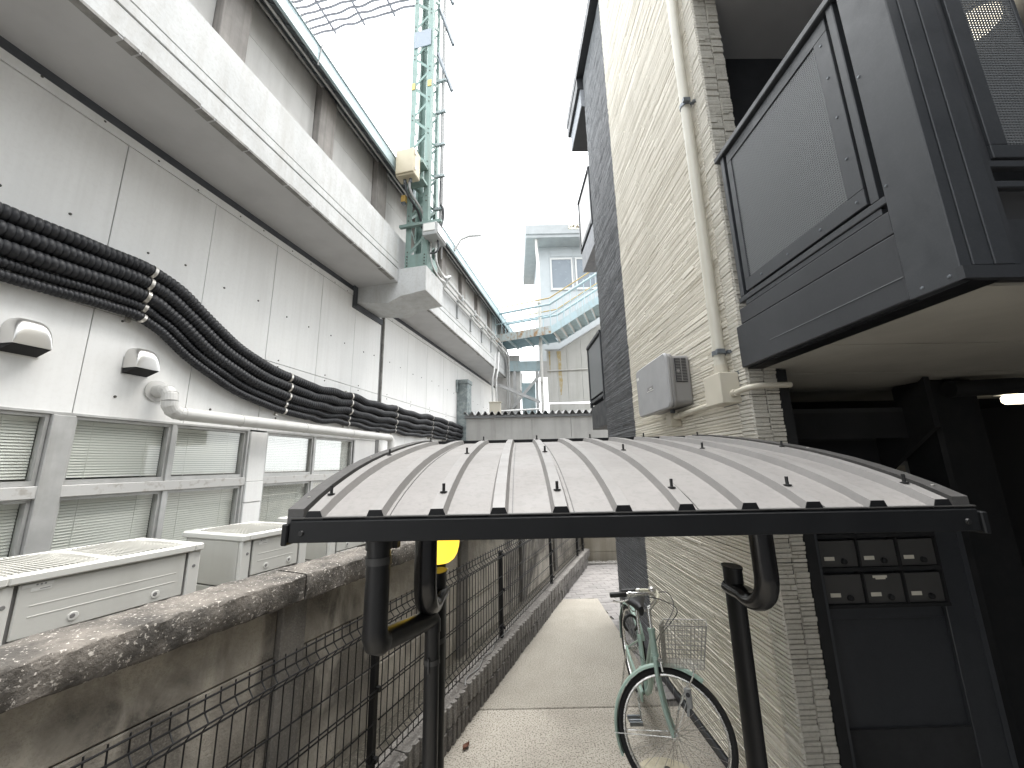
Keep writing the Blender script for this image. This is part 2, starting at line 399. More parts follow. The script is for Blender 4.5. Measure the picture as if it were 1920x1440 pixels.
# ------------------------------------------------------------------ concrete post-and-panel wall
cw = thing('concrete_wall', 'weathered stained concrete post and panel wall with rough lichen-topped coping', 'wall', W, (0, 0, 0))
WP = [-2.0 + .045, -.185, 1.668, 3.52, 5.10, 6.6, 8.2]
for y in WP[1:]:
    MB().box(-.14, .035, y - .075, y + .075, 0, 1.262).build('post', 'old_post', cw, bevel=.008)
zc = [(0, .30), (.306, .64), (.646, 1.000), (1.006, 1.262)]
for a, b in zip(WP[:-1], WP[1:]):
    for (z0, z1) in zc:
        MB().box(-.10, random.uniform(-.004, .004), a + .079, b - .079, z0, z1).build('panel', 'old_concrete', cw, bevel=.005)
def coping(y0, y1):
    m = MB(); n = 60; prof = [(-.17, 1.266), (.088, 1.266), (.093, 1.275), (.094, 1.33), (.092, 1.386), (.084, 1.395), (.02, 1.399), (-.08, 1.401), (-.16, 1.401), (-.172, 1.39)]
    vs = []; fs = []
    for i in range(n + 1):
        y = y0 + (y1 - y0) * i / n
        for (x, z) in prof: vs.append((x + random.uniform(-.004, .004), y, z + random.uniform(-.0035, .0035)))
    k = len(prof)
    for i in range(n):
        for j in range(k): fs.append((i * k + j, i * k + (j + 1) % k, (i + 1) * k + (j + 1) % k, (i + 1) * k + j))
    fs += [tuple(range(k)), tuple(n * k + j for j in range(k))]
    m.add(vs, fs); return m
for a, b in zip(WP[:-1], WP[1:]): coping(a + .006, b - .006).build('coping', 'lichen_coping', cw, smooth=True)

# ------------------------------------------------------------------ mesh fence
mf = thing('mesh_fence', 'black welded wire mesh fence with folded top rail on the ribbed kerb', 'fence', F, (-.09, 0, .26))
FP = [.19, 2.07, 3.95, 5.80, 7.56]
for y in FP + [8.05]:
    m = MB(); m.box(-.108, -.072, y - .02, y + .02, .245, 1.075); m.box(-.111, -.069, y - .023, y + .023, 1.075, 1.083)
    m.build('post', 'fence_black', mf, bevel=.003)
def wires(y0, y1):
    m = MB(); n = max(3, round((y1 - y0) / .0545)); xf = -.06
    prof = [(xf, .30), (xf, .36), (xf + .028, .385), (xf, .41), (xf, 1.03), (xf + .03, 1.062), (xf, 1.093), (xf - .004, 1.15)]
    for i in range(n + 1):
        y = y0 + (y1 - y0) * i / n
        m.tube([(x, y, z) for x, z in prof], .0030, 6)
    for z in (.315, .36, .41, .55, .69, .71, .85, 1.03, 1.093, 1.138):
        m.cyl((xf + .003, y0 - .02, z), (xf + .003, y1 + .02, z), .0038, 6)
    m.cyl((xf + .032, y0 - .02, 1.062), (xf + .032, y1 + .02, 1.062), .0036, 6)
    return m
fp2 = [-1.6] + FP + [8.05]
for a, b in zip(fp2[:-1], fp2[1:]): wires(a + .03, b - .03).build('wire_panel', 'fence_black', mf)
for y in FP:
    for z in (.36, .71, 1.045): MB().box(-.07, -.045, y - .012, y + .012, z - .012, z + .012).build('bracket', 'fence_black', mf)

# loose wire and leaf by the kerb
lw = MB(); lw.tube(smooth_path([(-.02, 3.05, .275), (-.05, 3.15, .285), (-.03, 3.32, .28), (-.07, 3.5, .29), (-.05, 3.62, .275), (-.09, 3.8, .285), (-.06, 3.95, .30), (-.08, 4.15, .275)], 5), .0045, 6)
tag(lw.build('loose_cable', 'cable_grey', fr=F, base=(-.05, 3.3, .27)), 'loose pale cable lying on the kerb top beside a fence post', 'cable')
lf = MB(); n = 8; vs = []; fs = []
for i in range(n + 1):
    f = i / n; wd = .019 * math.sin(PI * min(f * 1.05, 1)) + .001
    for sgn in (-1, 0, 1): vs.append((.10 + .012 * f + sgn * wd, 2.80 + .075 * f, .006 + .016 * abs(sgn) + .02 * (f - .5) ** 2))
for i in range(n):
    for q in range(2): fs.append((i * 3 + q, i * 3 + q + 1, i * 3 + q + 4, i * 3 + q + 3))
lf.add(vs, fs); lf.v += [(x, y, z + .0012) for x, y, z in vs]; lf.f += [tuple(k + len(vs) for k in reversed(f)) for f in fs]
tag(lf.build('dead_leaf', 'leaf_brown', fr=F, base=(.15, 2.85, 0)), 'curled brown dead leaf on the path beside the kerb', 'leaf')

# ------------------------------------------------------------------ end wall
ew = thing('end_wall', 'pale concrete panel wall closing off the far end of the path', 'wall', A, (0, 8.4, 0))
for z0, z1 in ((-.02, .17), (.176, .62), (.626, 1.07), (1.076, 1.5)):
    MB().box(-.16, 2.6, 8.36, 8.46, z0, z1).build('panel', 'back_concrete', ew, bevel=.006)
MB().box(-.34, -.165, 8.30, 8.47, 0, 1.52).build('post', 'old_post', ew, bevel=.008)
MB().box(-.165, 2.6, 8.33, 8.47, 1.504, 1.6).build('coping', 'lichen_coping', ew, bevel=.01)
# ------------------------------------------------------------------ neighbouring building (left)
nb = thing('panel_building', 'long white panel-clad building with deep concrete beam, blinded windows and blue eave', 'building', L, (0, 4, 0))
core = MB(); core.box(-3.5, -.02, -3.2, 17, 2.43, 5.0); core.box(-3.5, -.02, 5.75, 17, .0, 2.43); core.box(-3.5, -.02, -3.2, 5.75, .0, .86)
core.box(-3.5, -.9, -3.2, 5.75, .86, 2.43)
core.build('wall_core', 'wall_core', nb)
# cladding panels
seams = [-2.0, -1.2, -.36, .47, 1.31, 2.147, 2.98, 3.832, 4.711, 5.55, 6.36]
seams2 = [6.47, 7.45, 8.42, 9.45, 10.5, 11.6, 12.75, 13.95, 15.2, 16.6]
def clad(y0, y1, z0, z1): return MB().box(-.02, random.uniform(-.001, .0015), y0 + .004, y1 - .004, z0, z1)
for S in (seams, seams2):
    for a, b in zip(S[:-1], S[1:]):
        clad(a, b, 3.305, 4.87).build('wall_panel', 'panel_white', nb)
        if a < 6: clad(a, b, 2.43, 3.297).build('wall_panel', 'panel_white', nb)
        else: clad(a, b, .3, 3.297).build('wall_panel', 'panel_white', nb)
clad(5.76, 6.36, .2, 2.424).build('wall_panel', 'panel_white', nb)
tp = MB(); tp.box(-.02, .006, -2, 6.36, 4.878, 4.962); tp.box(-.02, .006, 6.47, 16.6, 4.878, 4.962); tp.build('top_strip', 'panel_white', nb)
MB().box(-.02, -.012, -2, 16.6, 4.965, 5.06).build('seal_band', 'seal_band', nb)
# screw heads
sc = MB()
for S in (seams, seams2):
    for a, b in zip(S[:-1], S[1:]):
        for f in (.3, .72):
            y = a + (b - a) * f
            for z in (4.0, 4.92): sc.lathe((0, y + random.uniform(-.05, .05), z + random.uniform(-.04, .04)), [(.011, 0), (.009, .008)], 7, 'x')
        if b < 5: sc.lathe((0, a + .25, 2.60), [(.012, 0), (.01, .008)], 7, 'x')
        for z in (3.26, 3.345): sc.lathe((0, a + .2, z), [(.01, 0), (.008, .008)], 7, 'x')
sc.build('screw_heads', 'joint_dark', nb, kind='stuff')
# vertical drain in the movement joint
m = MB(); m.cyl((.02, 6.415, 2.6), (.02, 6.415, 4.95), .022, 8); m.build('joint_pipe', 'beam_edge', nb, smooth=True)
MB().box(-.02, .004, 6.364, 6.466, .3, 4.96).build('joint_cover', 'wall_core', nb)
# deep cantilever beam, cast in lifts
bs = MB(); bs.box(-.02, .795, -3.2, 16.6, 5.062, 5.16); bs.build('beam_soffit', 'soffit_grey', nb)
for (z0, z1, d) in ((5.075, 5.30, 0), (5.304, 5.41, .004), (5.413, 5.93, .001)):
    MB().box(.5, .80 + d, -3.2, 5.52, z0, z1).build('beam', 'beam_white', nb, bevel=.008)
    MB().box(.5, .80 + d, 6.28, 16.6, z0, z1).build('beam', 'beam_white', nb, bevel=.008)
be = MB(); random.seed(3)
y = -3.0
while y < 16:
    l = random.uniform(.08, .5); h = random.uniform(.004, .02)
    if not 5.3 < y < 6.3: be.box(.74 + random.uniform(-.02, .02), .7985 + random.uniform(0, .003), y, y + l, 5.0595, 5.078 + h)
    y += l + random.uniform(0, .04)
be.build('spalled_edge', 'beam_edge', nb, kind='stuff')
MB().box(.3, .79, -3.2, 16.6, 5.16, 5.93).build('beam_core', 'soffit_grey', nb)
# plinth and corbel carrying the lattice mast
pl = MB(); pl.prism([(-.015, 4.78), (.62, 4.70), (.84, 4.80), (1.31, 4.86), (1.31, 5.315), (.5, 5.315), (.5, 5.2), (-.015, 5.2)], 'y', 5.54, 6.26)
pl.build('mast_plinth', 'beam_white', nb, bevel=.006)
pt = MB(); pt.box(-.005, .03, 5.44, 5.535, 4.70, 5.06); pt.box(-.005, .03, 5.44, 6.36, 4.66, 4.76); pt.build('plinth_trim', 'seal_band', nb)
# upper wall
for k in range(-3, 10):
    y0 = 2.38 + k * 1.42
    if y0 > 15: break
    MB().box(.2, .50, y0, y0 + .30, 5.9, 7.40).build('column', 'upper_column', nb, bevel=.006)
    MB().box(.2, .402, y0 + .306, y0 + 1.414, 5.9, 6.826).build('upper_panel', 'upper_panel', nb, bevel=.004)
    MB().box(.2, .398, y0 + .306, y0 + 1.414, 6.834, 7.40).build('upper_panel', 'upper_panel', nb, bevel=.004)
# eave: sloping underside with ribs, fascia, roof sheet
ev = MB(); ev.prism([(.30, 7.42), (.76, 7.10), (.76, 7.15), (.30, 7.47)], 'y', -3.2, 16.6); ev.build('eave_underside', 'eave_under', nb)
rb = MB()
y = -3.0
while y < 16.4:
    rb.hexa([(.40, y, 7.335), (.755, y, 7.088), (.755, y + .035, 7.088), (.40, y + .035, 7.335), (.40, y, 7.36), (.755, y, 7.115), (.755, y + .035, 7.115), (.40, y + .035, 7.36)])
    y += .22
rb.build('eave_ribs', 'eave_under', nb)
gt = MB(); gt.box(.47, .50, -3.2, 16.6, 7.255, 7.29); gt.box(.62, .65, -3.2, 16.6, 7.15, 7.18); gt.build('eave_purlin', 'pipe_steel', nb)
fs_ = MB(); fs_.box(.76, .80, -3.2, 16.6, 7.085, 7.30); fs_.box(.755, .815, -3.2, 16.6, 7.30, 7.318); fs_.build('fascia', 'roof_blue', nb, bevel=.004)
MB().prism([(-3.5, 8.6), (.78, 7.31), (.78, 7.33), (-3.5, 8.65)], 'y', -3.2, 16.6).build('roof', 'roof_blue', nb)
mm = MB(); mm.cyl((.79, 3.36, 7.02), (.83, 3.36, 7.34), .008, 6); mm.cyl((.83, 3.36, 7.33), (.83, -3, 7.33), .006, 5); mm.cyl((.83, 3.36, 7.33), (.83, 16, 7.33), .006, 5)
mm.build('lightning_wire', 'cable_grey', nb)
# windows with venetian blinds
def window(y0, y1, z0, z1):
    f = MB(); t = .022
    f.box(-.06, -.005, y0, y1, z1 - t, z1); f.box(-.06, -.005, y0, y1, z0, z0 + .035)
    f.box(-.06, -.005, y0, y0 + t, z0 + .035, z1 - t); f.box(-.06, -.005, y1 - t, y1, z0 + .035, z1 - t)
    o = f.build('window', 'alu', nb)
    MB().box(-.040, -.034, y0 + t, y1 - t, z0 + .035, z1 - t).build('pane', 'window_glass', o)
    b = MB(); z = z1 - t - .03
    while z > z0 + .05:
        ya, yc = y0 + .026, y1 - .026
        b.hexa([(-.072, ya, z + .009), (-.064, ya, z - .0095), (-.064, yc, z - .0095), (-.072, yc, z + .009),
                (-.0705, ya, z + .0095), (-.0625, ya, z - .009), (-.0625, yc, z - .009), (-.0705, yc, z + .0095)])
        z -= .0215
    for yy in (y0 + (y1 - y0) * .22, y0 + (y1 - y0) * .78): b.cyl((-.061, yy, z0 + .04), (-.061, yy, z1 - t), .0022, 4)
    b.box(-.085, -.064, y0 + .026, y1 - .026, z1 - t - .028, z1 - t - .002)
    b.build('blind', 'blind', o)
for (y0, y1) in ((-1.3, -.15), (-.1, 1.05), (1.10, 2.03), (2.17, 2.885), (2.925, 3.70), (3.99, 4.79), (4.83, 5.70)):
    window(y0, y1, 1.885, 2.405); window(y0, y1, .93, 1.79)
MB().box(-.9, -.45, -3.2, 5.75, .86, 2.43).build('room_screen', 'room_dark', nb)
wf = MB(); wf.box(-.1, .012, -3.2, 3.735, 2.407, 2.43); wf.box(-.1, .012, 3.965, 5.755, 2.407, 2.43)
wf.build('window_head', 'alu', nb, bevel=.003)
ws = MB(); ws.box(-.07, .022, -3.2, 3.735, 1.792, 1.883); ws.box(-.07, .022, 3.965, 5.755, 1.792, 1.883); ws.build('transom', 'sill_worn', nb, bevel=.006)
for y in (-.125, 1.075): MB().box(-.065, .018, y - .024, y + .024, .9, 2.405).build('mullion', 'alu', nb, bevel=.003)
MB().box(-.065, .03, 2.034, 2.166, .9, 2.405).build('mullion', 'alu', nb, bevel=.004)
for y in (2.905, 4.81): MB().box(-.062, .012, y - .019, y + .019, .9, 2.405).build('mullion', 'alu', nb, bevel=.003)
for y in (3.716, 3.977, 5.73): MB().box(-.09, .016, y - .014, y + .014, .9, 2.405).build('jamb', 'alu', nb, bevel=.003)
m = MB(); m.box(-.09, .034, 3.733, 3.962, .2, 1.60); m.box(-.09, .040, 3.733, 3.962, 1.604, 1.83); m.box(-.09, .034, 3.733, 3.962, 1.834, 2.404)
m.build('window_post', 'panel_white', nb, bevel=.004)
MB().box(-.12, .05, -3.2, 5.75, .86, .925).build('sill', 'alu', nb, bevel=.005)

# ------------------------------------------------------------------ vent hoods
def hood(y, z, wd, lab):
    t = thing('vent_hood', lab, 'vent', L, (0, y, z), 'stainless vent hoods on the panel wall')
    m = MB(); n = 18; dep = .15; r = wd / 2; h = wd * .98; vs = []; fs = []; R_ = 12
    def se(v, e): return math.copysign(abs(v) ** e, v)
    for i in range(R_ + 1):
        u = math.sin(PI / 2 * i / R_); x = dep * u
        zt = h * max(1 - u ** 3.2, 0) ** (1 / 3.2); ys = 1 - .10 * u ** 3
        for k in range(n + 1):
            th = PI * k / n; vs.append((x + .004, y - r * ys * se(math.cos(th), .55), z + .0 + zt * se(math.sin(th), .55)))
    for i in range(R_):
        for k in range(n): fs.append((i * (n + 1) + k, i * (n + 1) + k + 1, (i + 1) * (n + 1) + k + 1, (i + 1) * (n + 1) + k))
    m.add(vs, fs); m.build('cowl', 'stainless', t, smooth=True)
    q = r * .93
    MB().hexa([(.006, y - q, z - .045), (dep - .004, y - q * .95, z - .004), (dep - .004, y + q * .95, z - .004), (.006, y + q, z - .045),
               (.006, y - q, z - .001), (dep - .004, y - q * .95, z), (dep - .004, y + q * .95, z), (.006, y + q, z - .001)]).build('outlet', 'dark_hole', t)
    MB().box(0, .005, y - r * 1.03, y + r * 1.03, z - .055, z + .1).build('back_plate', 'stainless', t)
hood(1.785, 2.85, .215, 'larger near stainless steel vent hood at the left edge above the windows')
hood(2.505, 2.855, .20, 'smaller stainless steel vent hood next to the white duct elbow')

# ------------------------------------------------------------------ white spiral exhaust duct
xd = thing('exhaust_duct', 'white spiral exhaust duct elbowing from the wall and running above the windows', 'duct', L, (.1, 2.7, 2.7))
r = .062
MB().lathe((.004, 2.70, 2.70), [(.10, 0), (.10, .012), (.075, .016)], 20, 'x').build('flange', 'spiral_duct', xd, smooth=True)
def gored(pts, r, name):
    m = MB(); m.tube(pts, r, 18); o = m.build(name, 'spiral_duct', xd); 
    s = MB()
    for p, q in zip(pts[:-1], pts[1:]):
        d = (Vector(q) - Vector(p)).normalized() * .003
        s.tube([Vector(q) - d, Vector(q) + d], r + .0025, 18)
    s.build('seam', 'spiral_duct', o)
gored([(.005, 2.70, 2.70), (.10, 2.70, 2.70), (.145, 2.70, 2.685), (.175, 2.70, 2.65), (.182, 2.70, 2.60)], r, 'elbow')
gored([(.182, 2.70, 2.60), (.182, 2.705, 2.555), (.182, 2.735, 2.515), (.182, 2.78, 2.498), (.182, 2.83, 2.495)], r, 'elbow')
yy = [2.83, 3.45, 4.40, 5.4, 6.50]
for a, b in zip(yy[:-1], yy[1:]):
    mz = MB(); mz.cyl((.182, a, 2.495), (.182, b - .006, 2.495), r, 18); mz.tube([(.182, b - .02, 2.495), (.182, b, 2.495)], r + .004, 18); mz.build('duct_run', 'spiral_duct', xd, smooth=True)
gored([(.182, 6.50, 2.495), (.182, 6.555, 2.487), (.182, 6.585, 2.45), (.182, 6.59, 2.40)], r, 'elbow')
MB().cyl((.182, 6.59, 2.40), (.182, 6.59, .3), r, 18).build('duct_drop', 'spiral_duct', xd, smooth=True)

# ------------------------------------------------------------------ five corrugated conduits
ctop = [(-1.6, 3.80), (0, 3.80), (1.477, 3.80), (2.061, 3.82), (2.463, 3.815), (2.796, 3.70), (3.207, 3.455), (3.642, 3.284), (4.151, 3.191), (4.766, 3.145), (5.394, 3.16), (6.1, 3.125), (6.842, 3.14), (7.7, 3.12), (8.528, 3.155), (9.5, 3.13), (10.15, 3.12)]
def interp(y):
    for (a, za), (b, zb) in zip(ctop[:-1], ctop[1:]):
        if a <= y <= b: return za + (zb - za) * (y - a) / (b - a)
    return ctop[-1][1]
cpts = smooth_path([(0, y, z) for y, z in ctop], 8)
def slope_at(i):
    a = cpts[max(i - 1, 0)]; b = cpts[min(i + 1, len(cpts) - 1)]; d = b - a; return math.atan2(d.z, d.y)
offs = [(.061, .062), (.185, .062), (.309, .060), (.408, .041), (.495, .041)]
cl_y = [.3, 2.43, 4.13, 5.42, 6.86, 8.55, 9.45]
labs = ['thick topmost ribbed black conduit of the bundle snaking along the white wall', 'thick second ribbed black conduit from the top of the wall bundle', 'thick middle ribbed black conduit of the five on the wall',
        'thin ribbed black conduit, second from the bottom of the wall bundle', 'thin lowest ribbed black conduit of the wall bundle']
for ci, (off, r) in enumerate(offs):
    t = thing('ribbed_conduit', labs[ci], 'conduit', L, (r, 2.4, 3.5), 'ribbed conduits on the panel wall')
    raw = []
    for i, p in enumerate(cpts):
        s = slope_at(i); sag = 0
        raw.append(Vector((r + .035 + .006 * math.sin(i * .7 + ci), p.y + off * math.sin(s) * 1.0, p.z - off * (math.cos(s) * .97 + .03) - (.012 * math.sin(i * .9 + ci * 1.3) if p.y > 4.6 else 0))))
    raw += [Vector((r + .06, 10.3, raw[-1].z - .02)), Vector((r + .10, 10.48, raw[-1].z - .05))]
    # resample with ribs
    tot = 0; cum = [0]
    for a, b in zip(raw[:-1], raw[1:]): tot += (b - a).length; cum.append(tot)
    pitch = .040 if r > .05 else .030; n = int(tot / (pitch / 4)); pts = []; rs = []; k = 0
    for i in range(n + 1):
        d = tot * i / n
        while k < len(cum) - 2 and cum[k + 1] < d: k += 1
        f = (d - cum[k]) / max(cum[k + 1] - cum[k], 1e-6); pts.append(raw[k].lerp(raw[k + 1], f))
        rs.append(r * (1.0, .98, .85, .98)[i % 4])
    m = MB(); m.tube(pts, rs, 14); m.build('conduit', 'conduit_black', t, smooth=True)
    for cy in cl_y:
        i = min(range(len(pts)), key=lambda q: abs(pts[q].y - (cy + off * .0)))
        d = (pts[i + 2] - pts[i - 2]).normalized() * .014
        q = MB(); q.tube([pts[i] - d, pts[i] + d], r + .004, 16, cap=False); q.tube([pts[i] + d, pts[i] - d], r + .0015, 16, cap=False)
        q.build('clamp', 'clamp_steel', t, smooth=True)
for cy in cl_y:
    i = min(range(len(cpts)), key=lambda q: abs(cpts[q].y - cy)); s = slope_at(i); z = cpts[i].z
    b = MB(); b.bar((.018, cy - .0, z + .03), (.018, cy + .56 * math.sin(s), z - .56), .03, .03, (1, 0, 0))
    tag(b.build('cable_rail', 'clamp_steel', fr=L, base=(.018, cy, z - .3)), 'short steel strut behind the black conduits, %s' % {
        .3: 'outside the left edge', 2.43: 'where they begin to dip', 4.13: 'where the dip levels out', 5.42: 'third from the left', 6.86: 'just past the movement joint', 8.55: 'second from the galvanised riser', 9.45: 'nearest the galvanised riser'}[cy], 'bracket', 'conduit support struts')

# galvanised riser duct at the end of the conduits
gd = thing('riser_duct', 'galvanised steel riser duct swallowing the black conduits by the corrugated shed', 'duct', L, (.15, 10.6, 0))
MB().box(-.0, .34, 10.45, 10.78, 0.2, 4.30).build('casing', 'galv', gd, bevel=.01)
m = MB(); m.box(-.02, .36, 10.40, 10.80, 4.30, 4.42); m.box(-.03, .06, 10.36, 10.45, 4.05, 4.42); m.build('cap', 'galv', gd, bevel=.008)
m = MB(); m.box(.34, .352, 10.5, 10.74, 3.45, 3.75); m.box(.06, .30, 10.438, 10.45, 2.45, 3.25); m.build('cover', 'galv', gd, bevel=.003)

# ------------------------------------------------------------------ outdoor air conditioning units
def ac_unit(y0, y1, lab, x0=-2.0, x1=-1.30, H=1.5):
    t = thing('ac_unit', lab, 'air conditioner', F, ((x0 + x1) / 2, (y0 + y1) / 2, .02), 'outdoor units behind the concrete wall')
    z0 = .12
    MB().box(x0 + .02, x1 - .02, y0 + .02, y1 - .02, z0, H - .045).build('chassis', 'heater_dark', t)
    # corner posts, front panels
    for (cx, cy) in ((x1 - .04, y0), (x1 - .04, y1 - .07)):
        MB().box(cx - .0, cx + .038, cy, cy + .07, z0, H - .045).build('corner_post', 'ac_light', t, bevel=.006)
    f = MB(); f.box(x1 - .02, x1 - .004, y0 + .085, y1 - .085, 1.205, H - .05); f.build('front_panel', 'ac_body', t, bevel=.005)
    rb = MB(); rb.box(x1 - .006, x1 - .0028, y0 + .13, y1 - .13, 1.292, 1.299); rb.box(x1 - .006, x1 - .0028, y0 + .13, y1 - .13, 1.342, 1.349); rb.build('pressed_line', 'ac_body', t, bevel=.002)
    MB().box(x1 - .02, x1 - .005, y0 + .085, y0 + .085 + (y1 - y0 - .17) * .62, z0 + .16, 1.20).build('lower_panel', 'ac_body', t, bevel=.005)
    MB().box(x1 - .03, x1 - .02, y0 + .085 + (y1 - y0 - .17) * .64, y1 - .10, z0 + .8, 1.195).build('opening', 'dark_hole', t)
    # side panels (end faces)
    s = MB(); s.box(x0 + .05, x1 - .05, y0 + .004, y0 + .02, z0 + 1.02, H - .05); s.box(x0 + .05, x1 - .05, y0 + .004, y0 + .02, z0, z0 + 1.01); s.build('side_panel', 'ac_body', t, bevel=.004)
    s = MB(); s.box(x0 + .05, x1 - .05, y1 - .02, y1 - .004, z0, H - .05); s.build('side_panel', 'ac_body', t, bevel=.004)
    # handholds
    for yy in (y0 + .085 + (y1 - y0 - .17) * .30, y0 + .085 + (y1 - y0 - .17) * .80):
        MB().lathe((x1 - .003, yy, 1.25), [(.022, 0), (.020, .003), (.010, .0035)], 14, 'x').build('knockout', 'ac_light', t, smooth=True)
        MB().lathe((x1 + .0005, yy - .003, 1.252), [(.011, 0), (.009, .001)], 12, 'x').build('screw', 'heater_dark', t)
    for yy in (y0 + .045, y1 - .035):
        MB().lathe((x1 - .004, yy, 1.365), [(.012, 0), (.009, .004)], 10, 'x').build('screw', 'heater_dark', t)
    # top: frame and fan grilles
    T = MB(); e = .045
    T.box(x0, x1 + .012, y0 - .008, y0 + e, H - .045, H); T.box(x0, x1 + .012, y1 - e, y1 + .008, H - .045, H)
    T.box(x1 - e, x1 + .012, y0 + e, y1 - e, H - .045, H); T.box(x0, x0 + e, y0 + e, y1 - e, H - .045, H)
    nf = 2 if y1 - y0 > .8 else 1
    if nf == 2: T.box(x0 + e, x1 - e, (y0 + y1) / 2 - .02, (y0 + y1) / 2 + .02, H - .045, H)
    T.build('top_frame', 'ac_light', t, bevel=.008)
    MB().box(x0 + e, x1 - e, y0 + e, y1 - e, H - .09, H - .075).build('fan_well', 'heater_dark', t)
    for k in range(nf):
        ya = y0 + e + k * ((y1 - y0) / 2 - .025); yb_ = ya + ((y1 - y0 - 2 * e - .04) / 2 if nf == 2 else (y1 - y0 - 2 * e))
        G = MB(); xa, xb = x0 + e, x1 - e
        cx, cy = (xa + xb) / 2, (ya + yb_) / 2; rx, ry = (xb - xa) / 2, (yb_ - ya) / 2
        nn = 17
        for i in range(1, nn):
            x = xa + (xb - xa) * i / nn; h = .012 * (1 - ((x - cx) / rx) ** 2)
            G.box(x - .004, x + .004, ya, yb_, H - .02 + h, H - .012 + h)
        for i in range(1, nn):
            yv = ya + (yb_ - ya) * i / nn; h = .012 * (1 - ((yv - cy) / ry) ** 2)
            G.box(xa, xb, yv - .004, yv + .004, H - .016 + h, H - .008 + h)
        G.build('fan_grille', 'ac_grille', t)
        MB().lathe((cx, cy, H - .03), [(.10, 0), (.10, .012)], 18).build('fan_hub', 'ac_grille', t)
    # stickers
    st = MB(); st.box(x1 - .005, x1 - .0025, y0 + .095, y0 + .20, 1.432, 1.446); st.box(x1 - .005, x1 - .0025, y0 + .125, y0 + .195, 1.410, 1.429); st.build('sticker', 'sticker', t)
    st = MB()
    for k in range(3): st.box(x1 - .003, x1 - .002, y0 + .14 + k * .014, y0 + .147 + k * .014, 1.436, 1.443)
    st.box(x1 - .003, x1 - .002, y0 + .155, y0 + .19, 1.417, 1.420); st.build('print', 'heater_dark', t)
    ya = y0 + .095
    lg = MB(); lg.prism([(ya, 1.148), (ya + .045, 1.192), (ya + .065, 1.192), (ya + .065, 1.148)], 'x', x1 - .0045, x1 - .0030); lg.build('emblem', 'sticker_blue', t)
    lg = MB(); lg.prism([(ya, 1.148), (ya + .026, 1.174), (ya + .026, 1.148)], 'x', x1 - .0035, x1 - .0020); lg.build('emblem', 'sticker_dark', t)
    fb = MB(); fb.box(x0 + .05, x1 - .03, y0 + .05, y0 + .15, .0, z0); fb.box(x0 + .05, x1 - .03, y1 - .15, y1 - .05, .0, z0); fb.build('foot', 'galv', t)
ac_unit(.90, 1.77, 'wide beige outdoor air conditioning unit with two fan grilles, nearest at left edge')
ac_unit(2.04, 2.60, 'narrow beige outdoor unit in the middle of the row behind the concrete wall')
ac_unit(2.85, 3.45, 'farthest beige outdoor unit, mostly hidden behind the shelter beam')
# ------------------------------------------------------------------ lattice mast
ms = thing('lattice_mast', 'tall green steel lattice mast standing on the concrete plinth of the building', 'mast', L, (1.06, 5.85, 5.315))
X0, X1, Y0, Y1, ZB, ZT = .85, 1.27, 5.64, 6.06, 5.315, 13.5
for (x, y, sx, sy) in ((X0, Y0, 1, 1), (X1, Y0, -1, 1), (X0, Y1, 1, -1), (X1, Y1, -1, -1)):
    m = MB(); m.box(min(x, x + sx * .105), max(x, x + sx * .105), min(y, y + sy * .01), max(y, y + sy * .01), ZB, ZT)
    m.box(min(x, x + sx * .01), max(x, x + sx * .01), min(y + sy * .01, y + sy * .105), max(y + sy * .01, y + sy * .105), ZB, ZT)
    m.build('leg', 'tower_green', ms, bevel=.002)
st = .36; z = 5.62; k = 0
while z < ZT - .4:
    for (p, q, nrm) in (((X0 + .03, Y0 + .014), (X1 - .03, Y0 + .014), (0, 1, 0)), ((X0 + .03, Y1 - .014), (X1 - .03, Y1 - .014), (0, 1, 0)),
                        ((X0 + .014, Y0 + .03), (X0 + .014, Y1 - .03), (1, 0, 0)), ((X1 - .014, Y0 + .03), (X1 - .014, Y1 - .03), (1, 0, 0))):
        a, b = (p, q) if k % 2 == 0 else (q, p)
        m = MB(); m.bar((a[0], a[1], z), (b[0], b[1], z + st), .045, .008, nrm) if False else m.bar((a[0], a[1], z), (b[0], b[1], z + st), .008, .045, Vector(nrm).cross(Vector((b[0] - a[0], b[1] - a[1], st))))
        m.build('brace', 'tower_green', ms)
    z += st; k += 1
# bolts on the near legs
bt = MB(); z = 5.62; k = 0
while z < ZT - .4:
    for dz in (-.05, .05):
        bt.lathe((X0 + .045 if k % 2 == 0 else X1 - .045, Y0, z + dz), [(.011, 0), (.011, -.012)], 6, 'y')
    z += st; k += 1
for x in (X0 + .045, X1 - .045):
    for z in (5.40, 5.46, 5.52, 5.58): bt.lathe((x, Y0 - .008, z), [(.012, 0), (.012, -.012)], 6, 'y')
bt.build('bolts', 'joint_dark', ms, kind='stuff')
m = MB(); m.box(X0 + .0, X1, Y0 - .008, Y0 - .001, ZB, 5.61); m.add([(X1, Y0 - .004, 5.33), (X1 + .07, Y0 + .1, 5.33), (X1 + .004, Y0 + .1, 5.62), (X1, Y0 + .0, 5.62)], [(0, 1, 2, 3)])
m.box(X1 + .001, X1 + .008, Y0, Y1, ZB, 5.61); m.build('base_plate', 'tower_green', ms, bevel=.002)
for z in (6.13,):
    m = MB(); m.box(X0 - .1, X1 + (.28 if z < 6.5 else .03), Y0 - .075, Y0 - .012, z, z + .055); m.build('cross_arm', 'tower_green', ms, bevel=.003)
m = MB(); m.box(X0 + .03, X1 - .03, Y0 - .022, Y0 - .010, 10.15, 10.55); m.build('number_plate', 'plate_grey', ms)
for x in (X0 + .04, X1 - .04): MB().box(x - .035, x + .035, Y0 - .014, Y0 - .002, 9.16, 9.3).build('band', 'yellow_box', ms)
